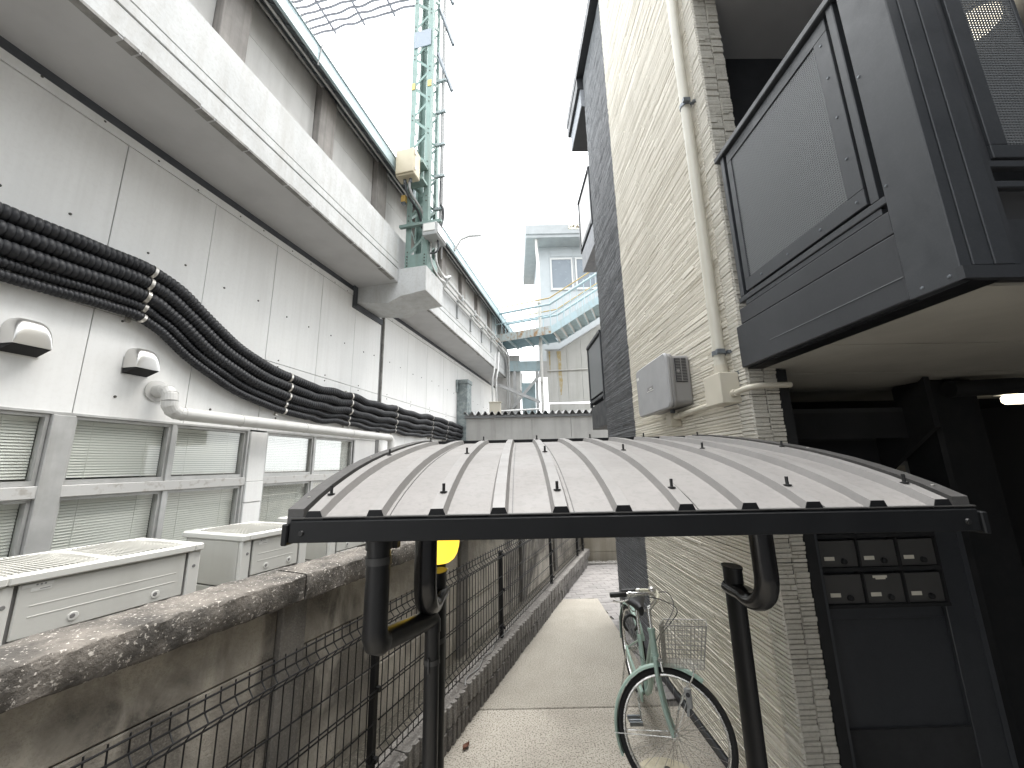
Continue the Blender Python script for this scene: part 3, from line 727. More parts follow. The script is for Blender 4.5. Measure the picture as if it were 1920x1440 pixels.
for (x, z, l) in ((X1 + .10, 9.35, .75), (X1 + .12, 10.5, .75), (X1 + .10, 11.6, .7)):
    m = MB(); m.bar((x - .05, Y0 + .15, z + l), (x + .18, Y0 + .35, z), .06, .05); m.build('insulator_arm', 'band_steel', ms)
m = MB(); m.cyl((X1 + .16, Y0 + .25, 5.6), (X1 + .16, Y0 + .25, 13), .014, 6); m.cyl((X1 + .10, Y0 + .3, 6.0), (X1 + .10, Y0 + .3, 13), .028, 8)
m.build('cable_run', 'cable_grey', ms, smooth=True)
for z in (6.6, 7.3, 8.0, 8.75, 9.5): MB().box(X1 + .0, X1 + .20, Y0 + .22, Y0 + .27, z, z + .05).build('cable_bracket', 'galv', ms)

eb = thing('equipment_box', 'cream equipment cabinet bolted high on the green lattice mast', 'box', L, (1.02, 5.3, 6.87))
m = MB(); m.box(.845, 1.205, 5.205, 5.42, 6.87, 7.38); m.build('cabinet', 'cream_box', eb, bevel=.02, seg=2)
m = MB(); m.box(.857, 1.193, 5.18, 5.204, 6.90, 7.37); m.build('door', 'cream_box', eb, bevel=.012, seg=2)
for z in (6.95, 7.25): MB().box(1.206, 1.218, 5.215, 5.245, z, z + .05).build('hinge', 'clamp_steel', eb)
for x in (.97, 1.08): MB().cyl((x, 5.32, 6.90), (x, 5.32, 6.80), .028, 8).build('gland', 'band_steel', eb)
for z in (6.93, 7.27): MB().box(.90, 1.25, 5.425, 5.635, z, z + .045).build('bracket_arm', 'tower_green', eb)
for i, (c, mt, lb) in enumerate(((0, 'cable_black', 'black cable curving from the cream cabinet into the mast'), (.07, 'cable_grey', 'grey cable beside the black one under the cream cabinet'))):
    m = MB(); m.tube(smooth_path([(.99 + c, 5.32, 6.82), (.99 + c, 5.33, 6.70), (1.02 + c, 5.40, 6.58), (1.06 + c, 5.52, 6.50), (1.08 + c, 5.66, 6.42), (1.09 + c, 5.8, 6.2)], 5), .022, 8)
    tag(m.build('cabinet_cable', mt, fr=L, base=(1.0, 5.4, 6.6), smooth=True), lb, 'cable')
jb = thing('junction_box', 'small grey junction box hung beside the foot of the lattice mast', 'box', L, (1.4, 5.6, 5.8))
MB().box(1.235, 1.50, 5.50, 5.92, 5.86, 6.10).build('body', 'grey_box', jb, bevel=.01)
MB().box(1.26, 1.47, 5.486, 5.50, 5.93, 6.07).build('cover', 'sticker', jb, bevel=.004)
MB().box(1.505, 1.515, 5.52, 5.9, 5.9, 6.08).build('side_plate', 'pipe_steel', jb)
m = MB(); m.tube(smooth_path([(1.44, 5.7, 5.86), (1.46, 5.7, 5.72), (1.42, 5.68, 5.62), (1.32, 5.66, 5.60)], 5), .016, 7)
tag(m.build('box_cable', 'cable_black', fr=L, base=(1.4, 5.7, 5.7), smooth=True), 'black cable looping under the small grey junction box', 'cable')
for i, (x, lb) in enumerate(((1.28, 'left of two grey conduits dropping from the grey junction box'), (1.38, 'right of two grey conduits dropping from the grey junction box'))):
    m = MB(); m.tube(smooth_path([(x, 5.75, 5.86), (x, 5.76, 5.6), (x + .01, 5.82, 5.45), (x + .02, 6.1, 5.36), (x + .0, 6.45, 5.42 + i * .12), (.93 + i * .03, 7.1, 5.62 + i * .12)], 6), .02, 8)
    tag(m.build('mast_conduit', 'pipe_steel', fr=L, base=(x, 5.8, 5.4), smooth=True), lb, 'conduit')
yb2 = thing('signal_box', 'tiny yellow box clipped to the left leg of the lattice mast', 'box', L, (.8, 5.62, 6.65))
MB().box(.76, .85, 5.56, 5.64, 6.66, 6.79).build('body', 'yellow_box', yb2, bevel=.01); MB().box(.77, .84, 5.57, 5.63, 6.62, 6.66).build('gland', 'band_steel', yb2)
m = MB(); m.tube(smooth_path([(1.37, 5.94, 7.3), (1.38, 5.9, 6.8), (1.46, 5.85, 6.6), (1.47, 5.85, 6.4), (1.42, 5.8, 6.1)], 6), .024, 8)
tag(m.build('mast_cable', 'cable_black', fr=L, base=(1.4, 5.9, 6.6), smooth=True), 'thick dark cable bending down the right side of the mast', 'cable')

# overhead grid reaching from the mast
og = thing('overhead_grid', 'grey wavy steel rods of an overhead grid reaching left from the mast top', 'grid', L, (-.6, 5.9, 12))
for i in range(9):
    y = 6.05 - i * .135
    m = MB(); pts = [(-2.05 + k * .09, y + .01 * math.sin(k * 1.1 + i), 12 + .018 * math.sin(k * .8 + i * 1.7)) for k in range(31)]
    pts = [(p[0] - .0, p[1], p[2]) for p in pts]
    m.tube(pts, .026, 6); m.build('rod', 'rebar', og, smooth=True)
for x in (-1.46, -.70, .07):
    m = MB(); m.bar((x, 6.16, 12.03), (x, 4.7, 12.03), .045, .05); m.build('cross_rod', 'rebar', og)

# pipes running along the beam beyond the mast
for i, (x, z, r) in enumerate(((.86, 5.92, .022), (.93, 5.98, .03), (.86, 5.78, .02), (.93, 5.83, .024))):
    m = MB(); m.tube(smooth_path([(x, 6.3, z), (x, 8, z - .005), (x, 10, z), (x, 12.4, z - .01), (x + .02, 13.0, z - .08), (x + .03, 13.15, z - .45), (x + .03, 13.15, 3.6)], 6), r, 8)
    tag(m.build('beam_pipe', 'pipe_steel', fr=L, base=(x, 9, z), smooth=True), ['inner upper steel pipe along the beam beyond the mast', 'thickest outer upper steel pipe along the beam beyond the mast', 'inner lower thin steel pipe along the beam beyond the mast', 'outer lower steel pipe along the beam beyond the mast'][i], 'pipe', 'steel pipes along the beam')
for i, y in enumerate((7.3, 8.3, 9.3, 10.3, 11.3, 12.2)):
    m = MB(); m.box(.80, .845, y - .03, y + .03, 5.45, 5.88); m.box(.80, .97, y - .03, y + .03, 5.88, 5.90); m.box(.955, .965, y - .03, y + .03, 5.90, 6.04)
    tag(m.build('pipe_bracket', 'grey_box', fr=L, base=(.82, y, 5.7)), '%s bracket holding the steel pipes on the beam' % ('nearest', 'second nearest', 'third', 'fourth', 'fifth', 'farthest')[i], 'bracket', 'pipe brackets on the beam')
m = MB(); m.tube([(.8, 8.1, 7.15), (.95, 8.15, 7.45), (1.15, 8.2, 7.55), (1.45, 8.25, 7.55)], .035, 8)
tag(m.build('eave_arm', 'pipe_steel', fr=L, base=(.8, 8.1, 7.2), smooth=True), 'short bent steel arm sticking out from the blue eave', 'arm')

# ------------------------------------------------------------------ far end: shed, wall, walkway, control room
sh = thing('panel_shed', 'low grey panel shed with corrugated roof edge across the far end', 'shed', O, (.5, 11, 0))
xs = [-1.34, -.51, .54, 1.66, 2.8]
for a, b in zip(xs[:-1], xs[1:]): MB().box(a + .005, b - .005, 11.0, 11.05, 0, 3.27).build('panel', 'shed_panel', sh, bevel=.004)
MB().box(-1.36, 2.8, 11.02, 12.6, 0, 3.25).build('core', 'shed_panel', sh)
cr = MB(); n = 22; vs = []; fs = []; seg = 10
for i in range(n * seg + 1):
    x = -1.40 + 4.2 * i / (n * seg); z = 3.40 + .055 * math.sin(2 * PI * i / seg)
    vs += [(x, 10.86, z), (x, 12.7, z + .12), (x, 10.86, z - .012), (x, 12.7, z + .108)]
for i in range(n * seg):
    a = i * 4; b = a + 4
    fs += [(a, b, b + 1, a + 1), (a + 2, a + 3, b + 3, b + 2), (a, a + 2, b + 2, b)]
cr.add(vs, fs); cr.build('corrugated_roof', 'tin', sh, smooth=True)
MB().box(-1.38, 2.8, 10.93, 11.04, 3.275, 3.335).build('eave_board', 'tin_edge', sh)

fw = thing('stair_wall', 'white clad wall with a rust streak under the blue stair', 'wall', O, (2.2, 13.3, 0))
def ztop(x): return 5.93 if x < 1.72 else 5.93 + (x - 1.72) * .62
xs = [1.26, 1.62, 1.98, 2.5, 3.1, 3.8, 4.6]
for a, b in zip(xs[:-1], xs[1:]):
    z0 = 0
    MB().prism([(a + .004, 4.05), (b - .004, 4.05), (b - .004, ztop(b)), (max(a, min(1.72, b)) , ztop(max(a, min(1.72, b)))), (a + .004, ztop(a))] if a < 1.72 < b else [(a + .004, 4.05), (b - .004, 4.05), (b - .004, ztop(b)), (a + .004, ztop(a))], 'y', 13.3, 13.36).build('panel', 'far_white', fw)
MB().box(1.3, 4.6, 13.34, 13.5, 0, 4.0).build('lower_wall', 'far_white', fw)
rr = MB(); rr.prism([(1.62, 5.9), (1.78, 5.9), (1.77, 5.2), (1.80, 4.8), (1.74, 4.3), (1.70, 4.3), (1.66, 5.0), (1.67, 5.4)], 'y', 13.296, 13.299); rr.build('rust_streak', 'rust_run', fw)
rr = MB(); rr.prism([(1.33, 5.9), (1.40, 5.9), (1.385, 5.3), (1.36, 5.0)], 'y', 13.296, 13.299); rr.build('rust_streak', 'rust_run', fw)
m = MB(); m.cyl((1.26, 13.26, 5.17), (4.6, 13.26, 5.26), .025, 8); m.build('wall_pipe', 'far_white', fw)
m = MB(); m.bar((1.2, 13.28, 5.95), (1.74, 13.28, 5.95), .05, .03); m.bar((1.72, 13.28, 5.95), (4.6, 13.28, 5.95 + 2.88 * .62), .05, .03); m.build('wall_trim', 'tin', fw)

wk = thing('blue_walkway', 'pale blue steel footbridge and stair with yellow handrail and rusty deck edge', 'walkway', O, (.5, 12.6, 6))
P0 = Vector((-.55, 13.0, 6.42)); P1 = Vector((1.33, 12.15, 6.42)); P2 = Vector((3.6, 11.75, 7.75)); bk = Vector((.35, 1.0, 0))
def dn(p, d): return Vector((p.x, p.y, p.z - d))
def slabx(p, q, th, dep, name, mat):
    m = MB(); m.hexa([dn(p, th), dn(q, th), dn(q, th) + dep, dn(p, th) + dep, p, q, q + dep, p + dep]); return m.build(name, mat, wk)
slabx(P0, P1, .05, bk, 'deck', 'walk_under')
m = MB(); m.hexa([dn(P0, .26), dn(P1, .26), dn(P1, .26) + bk * .02, dn(P0, .26) + bk * .02, P0 + Vector((0, 0, .02)), P1 + Vector((0, 0, .02)), P1 + bk * .02 + Vector((0, 0, .02)), P0 + bk * .02 + Vector((0, 0, .02))])
for p in range(len(m.v)): m.v[p] = (m.v[p][0], m.v[p][1] - .03, m.v[p][2])
m.build('deck_edge', 'walk_rust', wk)
for off in (Vector((0, -.03, 0)), bk):
    m = MB(); a = P1 + off; b = P2 + off; m.hexa([dn(a, .27), dn(b, .27), dn(b, .27) + bk * .02, dn(a, .27) + bk * .02, a, b, b + bk * .02, a + bk * .02]); m.build('stringer', 'walk_blue', wk)
m = MB(); m.hexa([dn(P0, .22), dn(P1, .22), dn(P1, .22) + bk, dn(P0, .22) + bk, dn(P0, .2), dn(P1, .2), dn(P1, .2) + bk, dn(P0, .2) + bk]); m.build('deck_underside', 'walk_under', wk)
for f in (.25, .55, .82):
    a = P0.lerp(P1, f); MB().bar(dn(a, .25), dn(a, .25) + bk, .06, .07).build('joist', 'walk_blue', wk)
for i in range(9):
    a = P1.lerp(P2, (i + .3) / 9); m = MB(); m.hexa([dn(a, .17), dn(a, .17) + (P2 - P1) / 9 * .95 + Vector((0, 0, -.13)), dn(a, .17) + (P2 - P1) / 9 * .95 + Vector((0, 0, -.13)) + bk, dn(a, .17) + bk,
        dn(a, .155), dn(a, .155) + (P2 - P1) / 9 * .95 + Vector((0, 0, -.13)), dn(a, .155) + (P2 - P1) / 9 * .95 + Vector((0, 0, -.13)) + bk, dn(a, .155) + bk]); m.build('tread', 'walk_blue', wk)
    MB().hexa([dn(a, .30), dn(a, .30) + Vector((.012, 0, 0)), dn(a, .30) + Vector((.012, 0, 0)) + bk, dn(a, .30) + bk, dn(a, .15), dn(a, .15) + Vector((.012, 0, 0)), dn(a, .15) + Vector((.012, 0, 0)) + bk, dn(a, .15) + bk]).build('riser', 'far_white', wk)
up = Vector((0, 0, 1))
for off in (Vector((0, 0, 0)), bk):
    for (h, r, mt, nm) in ((1.02, .022, 'rail_yellow', 'handrail'), (.80, .045, 'walk_blue', 'mid_rail'), (.42, .02, 'walk_blue', 'low_rail')):
        m = MB(); m.tube([P0 + off + up * h, P1 + off + up * h, P2 + off + up * h], r, 8); m.build(nm, mt, wk, smooth=True)
    for i in range(9):
        a = P0.lerp(P1, i / 8) + off; MB().cyl(a, a + up * (1.0 if i % 4 == 0 else .8), .018 if i % 4 == 0 else .01, 6).build('baluster', 'walk_blue', wk)
    for i in range(1, 10):
        a = P1.lerp(P2, i / 10) + off; MB().cyl(a, a + up * .9, .014, 6).build('baluster', 'walk_blue', wk)

cr_ = thing('control_room', 'pale blue hut with flat roof, peeling fascia and white-framed windows above the stair', 'building', O, (2.6, 15.5, 7))
m = MB(); m.box(1.22, 4.6, 15.0, 18, 6.0, 11.05); m.build('wall', 'room_blue', cr_)
m = MB(); m.box(1.74, 3.9, 14.985, 15.0, 10.6, 10.95); m.build('panel', 'room_blue', cr_, bevel=.006)
for x in (1.72, 2.72, 3.6): MB().box(x - .02, x + .02, 14.97, 15.0, 9.0, 11.0).build('stud', 'room_blue', cr_)
for (a, b) in ((1.72, 2.68), (2.78, 3.74)):
    f = MB(); z0, z1 = 9.05, 10.52
    f.box(a, b, 14.95, 15.0, z1 - .08, z1); f.box(a, b, 14.94, 15.0, z0, z0 + .09); f.box(a, a + .07, 14.95, 15.0, z0 + .09, z1 - .08); f.box(b - .07, b, 14.95, 15.0, z0 + .09, z1 - .08)
    o = f.build('window', 'white_frame', cr_); MB().box(a + .07, b - .07, 14.975, 14.985, z0 + .09, z1 - .08).build('pane', 'far_glass', o)
m = MB(); m.box(.68, 5.2, 14.2, 18.5, 11.18, 11.62); m.build('roof', 'room_roof', cr_, bevel=.02)
MB().box(.70, 5.2, 14.25, 18.5, 11.05, 11.18).build('roof_soffit', 'room_roof', cr_)
m = MB(); m.box(2.45, 4.0, 14.188, 14.197, 11.36, 11.60); m.build('peeling_patch', 'chipped', cr_)
dp = thing('hut_downpipe', 'white downpipe dropping from the hut roof to the corrugated shed', 'pipe', O, (1.05, 12.7, 3.4))
m = MB(); m.tube([(1.12, 14.4, 11.1), (1.12, 14.3, 10.6), (1.05, 13.0, 9.2), (1.02, 12.6, 8.7), (1.0, 12.55, 3.4)], .055, 10); m.build('pipe', 'far_white', dp, smooth=True)
for z in (4.6, 5.9, 7.4): MB().lathe((1.0, 12.55, z), [(.064, 0), (.064, .08)], 10).build('coupling', 'far_white', dp)
# steelwork under the walkway
sf = thing('steel_frame', 'grey-blue steel frame with diagonal braces under the footbridge', 'frame', O, (.4, 13.6, 3.4))
m = MB(); m.box(-.1, 1.1, 13.5, 13.62, 5.25, 5.62); m.build('header', 'walk_blue', sf, bevel=.01)
for x in (.1, .9): MB().box(x - .05, x + .05, 13.5, 13.6, 2.5, 5.25).build('stanchion', 'tin', sf)
for (p, q) in (((.0, 13.45, 3.9), (1.1, 13.45, 5.2)), ((-.75, 12.9, 4.75), (.95, 12.9, 4.0)), ((-.5, 12.8, 3.5), (.5, 12.8, 2.9))):
    m = MB(); m.bar(p, q, .08, .10); m.build('brace', 'tin', sf)
MB().box(.35, .85, 13.7, 13.75, 2.5, 4.85).build('door', 'walk_blue', sf, bevel=.01)
MB().box(-.6, .3, 13.72, 13.8, 2.5, 5.9).build('back_panel', 'upper_panel', sf)
fb = thing('fuse_box', 'beige junction box on the corrugated roof edge under the steelwork', 'box', O, (-.55, 12.0, 3.5))
MB().box(-.72, -.36, 11.9, 12.1, 3.48, 3.86).build('body', 'jbox_cream', fb, bevel=.012); MB().box(-.74, -.34, 11.88, 12.12, 3.86, 3.89).build('lid', 'jbox_cream', fb, bevel=.006)
for i, x in enumerate((-.62, -.50)):
    m = MB(); m.tube(smooth_path([(x, 12.0, 3.88), (x, 12.0, 4.6), (x + .06, 12.1, 5.0), (x + .08, 12.3, 5.6)], 5), .03, 8)
    tag(m.build('box_conduit', 'pipe_steel', fr=O, base=(x, 12, 4.2), smooth=True), ['left of two conduits rising from the beige roof junction box', 'right of two conduits rising from the beige roof junction box'][i], 'conduit')
m = MB(); m.tube([(-.36, 12.0, 3.6), (.2, 12.0, 3.62), (.9, 12.1, 3.66)], .03, 8)
tag(m.build('roof_conduit', 'pipe_steel', fr=O, base=(.2, 12, 3.6), smooth=True), 'horizontal conduit along the corrugated shed roof from the beige box', 'conduit')
# ------------------------------------------------------------------ apartment building (right)
ab = thing('apartment_building', 'three-storey apartment block with cream split-stone siding, charcoal end and dark balconies', 'building', A, (1, 3, 0))
core = MB(); core.box(.02, .165, 2.19, 5.33, 0, 8.45); core.box(.165, 4.2, 2.65, 5.33, 2.86, 8.45); core.box(1.0, 6, 5.33, 5.6, 0, 8.45); core.box(4.2, 6, 1.2, 5.33, 0, 8.45)
core.build('wall_core', 'apartment_core', ab)
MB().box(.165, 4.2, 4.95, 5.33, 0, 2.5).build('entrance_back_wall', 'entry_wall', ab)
def strips_side(m, y0, y1, z0, z1, rh=(.018, .027), ln=(.15, .7), dmax=.017):
    z = z0
    while z < z1 - .004:
        h = min(random.uniform(*rh), z1 - z)
        if z1 - (z + h) < .012: h = z1 - z
        y = y0
        while y < y1 - .002:
            l = min(random.uniform(*ln), y1 - y)
            if y1 - (y + l) < .04: l = y1 - y
            d = random.uniform(dmax * .55, dmax); d2 = max(.001, d - random.uniform(.0, .005)); g2 = .001
            m.add([(.004, y, z), (.004, y + l, z), (.004, y + l, z + h), (.004, y, z + h),
                   (-d2, y + g2, z + .0065), (-d2 * .9, y + l - g2, z + .0065), (-d, y + l - g2, z + h - .001), (-d, y + g2, z + h - .001)],
                  [(0, 1, 5, 4), (1, 2, 6, 5), (2, 3, 7, 6), (3, 0, 4, 7), (4, 5, 6, 7)])
            y += l
        z += h
def strips_end(m, x0, x1, z0, z1, yf, rh=(.017, .03), ln=(.03, .2), dmax=.014):
    z = z0
    while z < z1 - .004:
        h = min(random.uniform(*rh), z1 - z)
        if z1 - (z + h) < .012: h = z1 - z
        x = x0
        while x < x1 - .002:
            l = min(random.uniform(*ln), x1 - x)
            if x1 - (x + l) < .03: l = x1 - x
            d = random.uniform(.002, dmax); d2 = max(.001, d - random.uniform(0, .006)); g2 = .0012
            m.add([(x, yf + .004, z), (x + l, yf + .004, z), (x + l, yf + .004, z + h), (x, yf + .004, z + h),
                   (x + g2, yf - d2, z + .0035), (x + l - g2, yf - d2, z + .0035), (x + l - g2, yf - d, z + h - .002), (x + g2, yf - d, z + h - .002)],
                  [(0, 1, 5, 4), (1, 2, 6, 5), (2, 3, 7, 6), (3, 0, 4, 7), (4, 5, 6, 7)])
            x += l
        z += h
random.seed(21)
BH = .455; z = .06; k = 0
while z < 8.35:
    z1 = min(z + BH, 8.38)
    m = MB(); strips_side(m, 2.292, 4.195, z + .0015, z1 - .0015); m.build('siding_board', 'cream_siding', ab)
    m = MB(); strips_side(m, 2.172, 2.286, z + .0015, z1 - .0015, ln=(.06, .12)); m.build('corner_board', 'cream_siding_b', ab)
    m = MB(); strips_end(m, .0, .085, z + .0015, z1 - .0015, 2.176); strips_end(m, .091, .165, z + .0015, z1 - .0015, 2.176); m.build('end_board', 'end_siding_shaded', ab)
    m = MB(); strips_side(m, 4.205, 5.36, z + .0015, z1 - .0015, (.014, .03), (.05, .2), .012); m.build('dark_siding_board', 'dark_siding', ab)
    z = z1; k += 1
m = MB(); m.box(.003, .02, 2.18, 5.35, .03, 8.4); m.build('siding_backer', 'joint_dark', ab)
MB().box(.0, .165, 5.36, 5.375, .06, 8.4).build('end_trim', 'dark_siding', ab)
m = MB(); m.box(-.028, .02, 2.15, 5.38, .0, .052); m.build('base_flashing', 'charcoal_metal', ab, bevel=.004)
# far balconies and eave
for z0 in (2.487, 5.29):
    b = MB(); b.box(-.0, .9, 5.385, 6.30, z0, z0 + .36); bo = b.build('balcony', 'charcoal_panel' if z0 < 3 else 'eave_grey', ab)
    pm_ = 'charcoal_metal'
    f = MB(); f.box(-.02, .02, 6.26, 6.30, z0 + .36, z0 + 1.40); f.box(-.02, .02, 5.385, 5.42, z0 + .36, z0 + 1.40); f.box(-.03, .03, 5.385, 6.31, z0 + 1.36, z0 + 1.40); f.box(-.015, .015, 5.42, 6.26, z0 + .42, z0 + .46)
    f.box(.02, .9, 6.26, 6.29, z0 + 1.36, z0 + 1.40); f.build('rail', pm_, bo)
    MB().box(-.008, .008, 5.44, 6.24, z0 + .50, z0 + 1.33).build('screen', 'mesh_metal' if z0 < 3 else 'white_frame', bo)
    MB().box(.02, .9, 6.27, 6.285, z0 + .40, z0 + 1.33).build('screen', 'charcoal_panel', bo)
m = MB(); m.box(-.06, 1.2, 5.385, 6.35, 7.86, 8.2); m.build('eave_overhang', 'eave_grey', ab)
MB().box(-.05, 1.2, 5.39, 6.34, 7.845, 7.86).build('eave_soffit', 'charcoal_panel', ab)
m = MB(); m.box(-.12, 6, 2.1, 6.4, 8.42, 8.6); m.box(-.11, 1.2, 5.37, 6.38, 8.2, 8.42); m.build('roof', 'charcoal_panel', ab)
# near balcony: fascia, rail, woven screen, corner pillar
nbal = MB(); nbal.box(.09, 1.7, 1.10, 2.64, 2.50, 2.84); nb_o = nbal.build('balcony', 'apartment_core', ab)
m = MB(); m.box(-.035, .0, 1.21, 2.165, 2.492, 2.740); m.build('fascia', 'charcoal_panel', nb_o, bevel=.004)
m = MB(); m.box(-.030, .0, 1.21, 2.12, 2.744, 2.835); m.build('fascia', 'charcoal_panel', nb_o, bevel=.004)
m = MB(); m.box(-.037, -.034, 1.21, 1.9, 2.575, 2.578); m.build('scratch_line', 'mesh_metal', nb_o)
m = MB(); m.box(.0, .09, 1.06, 2.165, 2.485, 2.495); m.build('drip_edge', 'shelter_black', nb_o)
m = MB(); m.box(-.03, .005, 1.21, 2.11, 2.868, 2.898); m.box(-.025, -.005, 1.24, 2.06, 2.838, 2.866); m.build('bottom_rail', 'charcoal_metal', nb_o, bevel=.003)
for y in (2.06, 1.235): MB().box(-.03, .01, y, y + .032, 2.898, 3.835).build('post_or_gap_fill', 'charcoal_metal', nb_o, bevel=.003)
MB().box(-.045, .022, 1.21, 2.13, 3.835, 3.872).build('handrail', 'charcoal_metal', nb_o, bevel=.005)
f = MB(); f.box(-.024, -.008, 1.285, 2.04, 2.915, 2.985); f.box(-.024, -.008, 1.285, 2.04, 3.76, 3.825); f.box(-.024, -.008, 1.285, 1.355, 2.985, 3.76); f.box(-.024, -.008, 2.0, 2.04, 2.985, 3.76)
f.build('screen_frame', 'charcoal_metal', nb_o, bevel=.002)
def mesh_grid(a0, a1, z0, z1, pitch, wire, axis, at):
    g = MB(); n = int((a1 - a0) / pitch)
    for i in range(1, n):
        a = a0 + (a1 - a0) * i / n
        g.box(at - .002, at, a - wire, a + wire, z0, z1) if axis == 'y' else g.box(a - wire, a + wire, at - .002, at, z0, z1)
    n = int((z1 - z0) / pitch)
    for i in range(1, n):
        z = z0 + (z1 - z0) * i / n
        g.box(at - .003, at - .001, a0, a1, z - wire, z + wire) if axis == 'y' else g.box(a0, a1, at - .003, at - .001, z - wire, z + wire)
    return g
mesh_grid(1.355, 2.0, 2.985, 3.76, .0105, .0026, 'y', -.015).build('woven_screen', 'mesh_metal', nb_o)
MB().box(.02, .03, 1.3, 2.04, 2.92, 3.80).build('screen_backing', 'charcoal_panel', nb_o)
rv = MB()
for (y, z) in [(1.32, 2.95), (1.5, 2.95), (1.7, 2.95), (1.9, 2.95), (1.32, 3.15), (1.32, 3.35), (1.32, 3.55), (1.32, 3.72)]: rv.lathe((-.024, y, z), [(.006, 0), (.004, -.004)], 7, 'x')
for (y, z) in [(1.19, 2.92), (1.19, 3.4), (1.08, 2.51), (1.16, 2.51)]: rv.lathe((-.040, y, z), [(.006, 0), (.004, -.004)], 7, 'x')
rv.build('rivets', 'band_steel', nb_o)
m = MB(); m.box(-.04, .0, 1.048, 1.205, 2.486, 5.25); m.build('pillar_cladding', 'charcoal_metal', nb_o, bevel=.003)
m = MB(); m.box(.0, .062, 1.044, 1.06, 2.53, 5.25); m.build('pillar_cladding', 'charcoal_metal', nb_o, bevel=.002)
m = MB(); m.box(.064, .125, 1.041, 1.06, 2.53, 5.25); m.build('pillar_cladding', 'charcoal_metal', nb_o, bevel=.002)
m = MB(); m.box(.127, .150, 1.046, 1.06, 2.53, 5.25); m.build('pillar_cladding', 'charcoal_panel', nb_o, bevel=.002)
m = MB(); m.box(-.042, 1.7, 1.040, 1.06, 2.486, 2.527); m.build('drip_edge', 'charcoal_panel', nb_o)
MB().box(.0, .15, 1.062, 1.2, 2.53, 5.25).build('pillar_core', 'apartment_core', nb_o)
for (ya, yb, za, zb) in ((1.05, 1.075, 2.80, 2.825), (1.05, 1.075, 2.875, 2.90), (1.03, 1.09, 3.84, 3.872)): MB().box(.15, 1.7, ya, yb, za, zb).build('front_rail', 'charcoal_metal', nb_o, bevel=.003)
MB().box(.152, .183, 1.064, 1.09, 2.90, 5.25).build('post_or_gap_fill', 'charcoal_panel', nb_o)  # dark strip added to close the gap where the lamp shone through
m = MB(); m.box(.15, 1.7, 1.07, 1.085, 2.53, 2.70); m.build('front_fascia', 'charcoal_panel', nb_o)
f = MB(); f.box(.185, 1.4, 1.055, 1.07, 2.915, 2.965); f.box(.185, .245, 1.055, 1.07, 2.965, 3.80); f.box(.43, .445, 1.055, 1.07, 2.965, 3.80); f.box(.185, 1.4, 1.055, 1.07, 3.80, 3.83); f.build('screen_frame', 'charcoal_metal', nb_o, bevel=.002)
mesh_grid(.245, .43, 2.965, 3.80, .0105, .0026, 'x', 1.062).build('woven_screen', 'mesh_metal', nb_o)
# upper floor soffit over the balcony and corridor walls
MB().box(-.03, .166, 1.05, 2.15, 5.29, 5.65).build('upper_slab', 'soffit_grey', ab)
MB().box(.168, 4.2, 1.05, 2.64, 5.29, 5.65).build('upper_slab', 'soffit_grey', ab)
MB().box(-3.6, 5.5, -7.5, -2.6, 0, 8.4).build('light_blocker', 'eave_grey', ab)  # unseen block added behind the camera to cut light from that side
MB().box(2.6, 5.5, -2.6, 1.0, 0, 8.4).build('light_blocker', 'charcoal_panel', ab)  # second unseen block, added right of the camera to hold back light
MB().box(.166, 4.2, 2.60, 2.645, 2.86, 5.285).build('corridor_wall', 'charcoal_panel', ab)
# ground-floor soffit boards
for i in range(4):
    y0 = 1.10 + i * .62; MB().box(.09, 4.2, y0 + .004, y0 + .612, 2.488, 2.499).build('soffit_board', 'soffit_cream', ab)
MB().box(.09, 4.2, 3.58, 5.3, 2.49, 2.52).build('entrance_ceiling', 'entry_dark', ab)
MB().box(1.7, 4.2, 1.06, 2.64, 2.50, 2.86).build('front_slab', 'apartment_core', ab)
# stair flight seen from below, column, black drain
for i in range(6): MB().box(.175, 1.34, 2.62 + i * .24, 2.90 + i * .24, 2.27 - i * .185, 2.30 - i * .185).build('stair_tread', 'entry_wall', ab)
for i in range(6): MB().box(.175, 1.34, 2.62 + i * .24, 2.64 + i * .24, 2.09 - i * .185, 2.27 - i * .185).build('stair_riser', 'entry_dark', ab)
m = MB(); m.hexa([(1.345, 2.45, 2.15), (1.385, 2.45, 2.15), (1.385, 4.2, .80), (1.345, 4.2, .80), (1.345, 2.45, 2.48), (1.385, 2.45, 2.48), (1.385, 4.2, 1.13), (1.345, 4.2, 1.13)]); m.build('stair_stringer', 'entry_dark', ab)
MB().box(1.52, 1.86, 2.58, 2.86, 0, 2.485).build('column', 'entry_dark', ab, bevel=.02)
m = MB(); m.tube([(1.56, 2.5, 2.40), (1.9, 2.47, 2.41), (2.02, 2.46, 2.41)], .055, 12); m.build('ceiling_pipe', 'entry_dark', ab, smooth=True)
# entrance door frame and windbreak
m = MB(); m.box(.17, .225, 2.17, 2.26, 0, 2.48); m.build('entrance_post', 'entry_dark', ab)
m = MB(); m.box(.23, .262, 2.20, 2.27, 0, 2.0); m.build('screen_stile', 'charcoal_metal', ab)
m = MB(); m.box(.265, 1.20, 2.36, 2.46, 0, 1.70); m.build('screen_wall', 'charcoal_panel', ab)
m = MB(); m.box(1.185, 1.215, 2.33, 2.47, 0, 1.72); m.build('screen_edge', 'charcoal_metal', ab)
m = MB(); m.box(.265, 1.0, 2.335, 2.36, 1.085, 1.15); m.box(1.03, 1.185, 2.335, 2.36, 0, 1.72); m.build('screen_trim', 'charcoal_panel', ab, bevel=.003)
MB().box(.265, 1.03, 2.343, 2.36, .0, .55).build('kick_panel', 'entry_wall', ab)

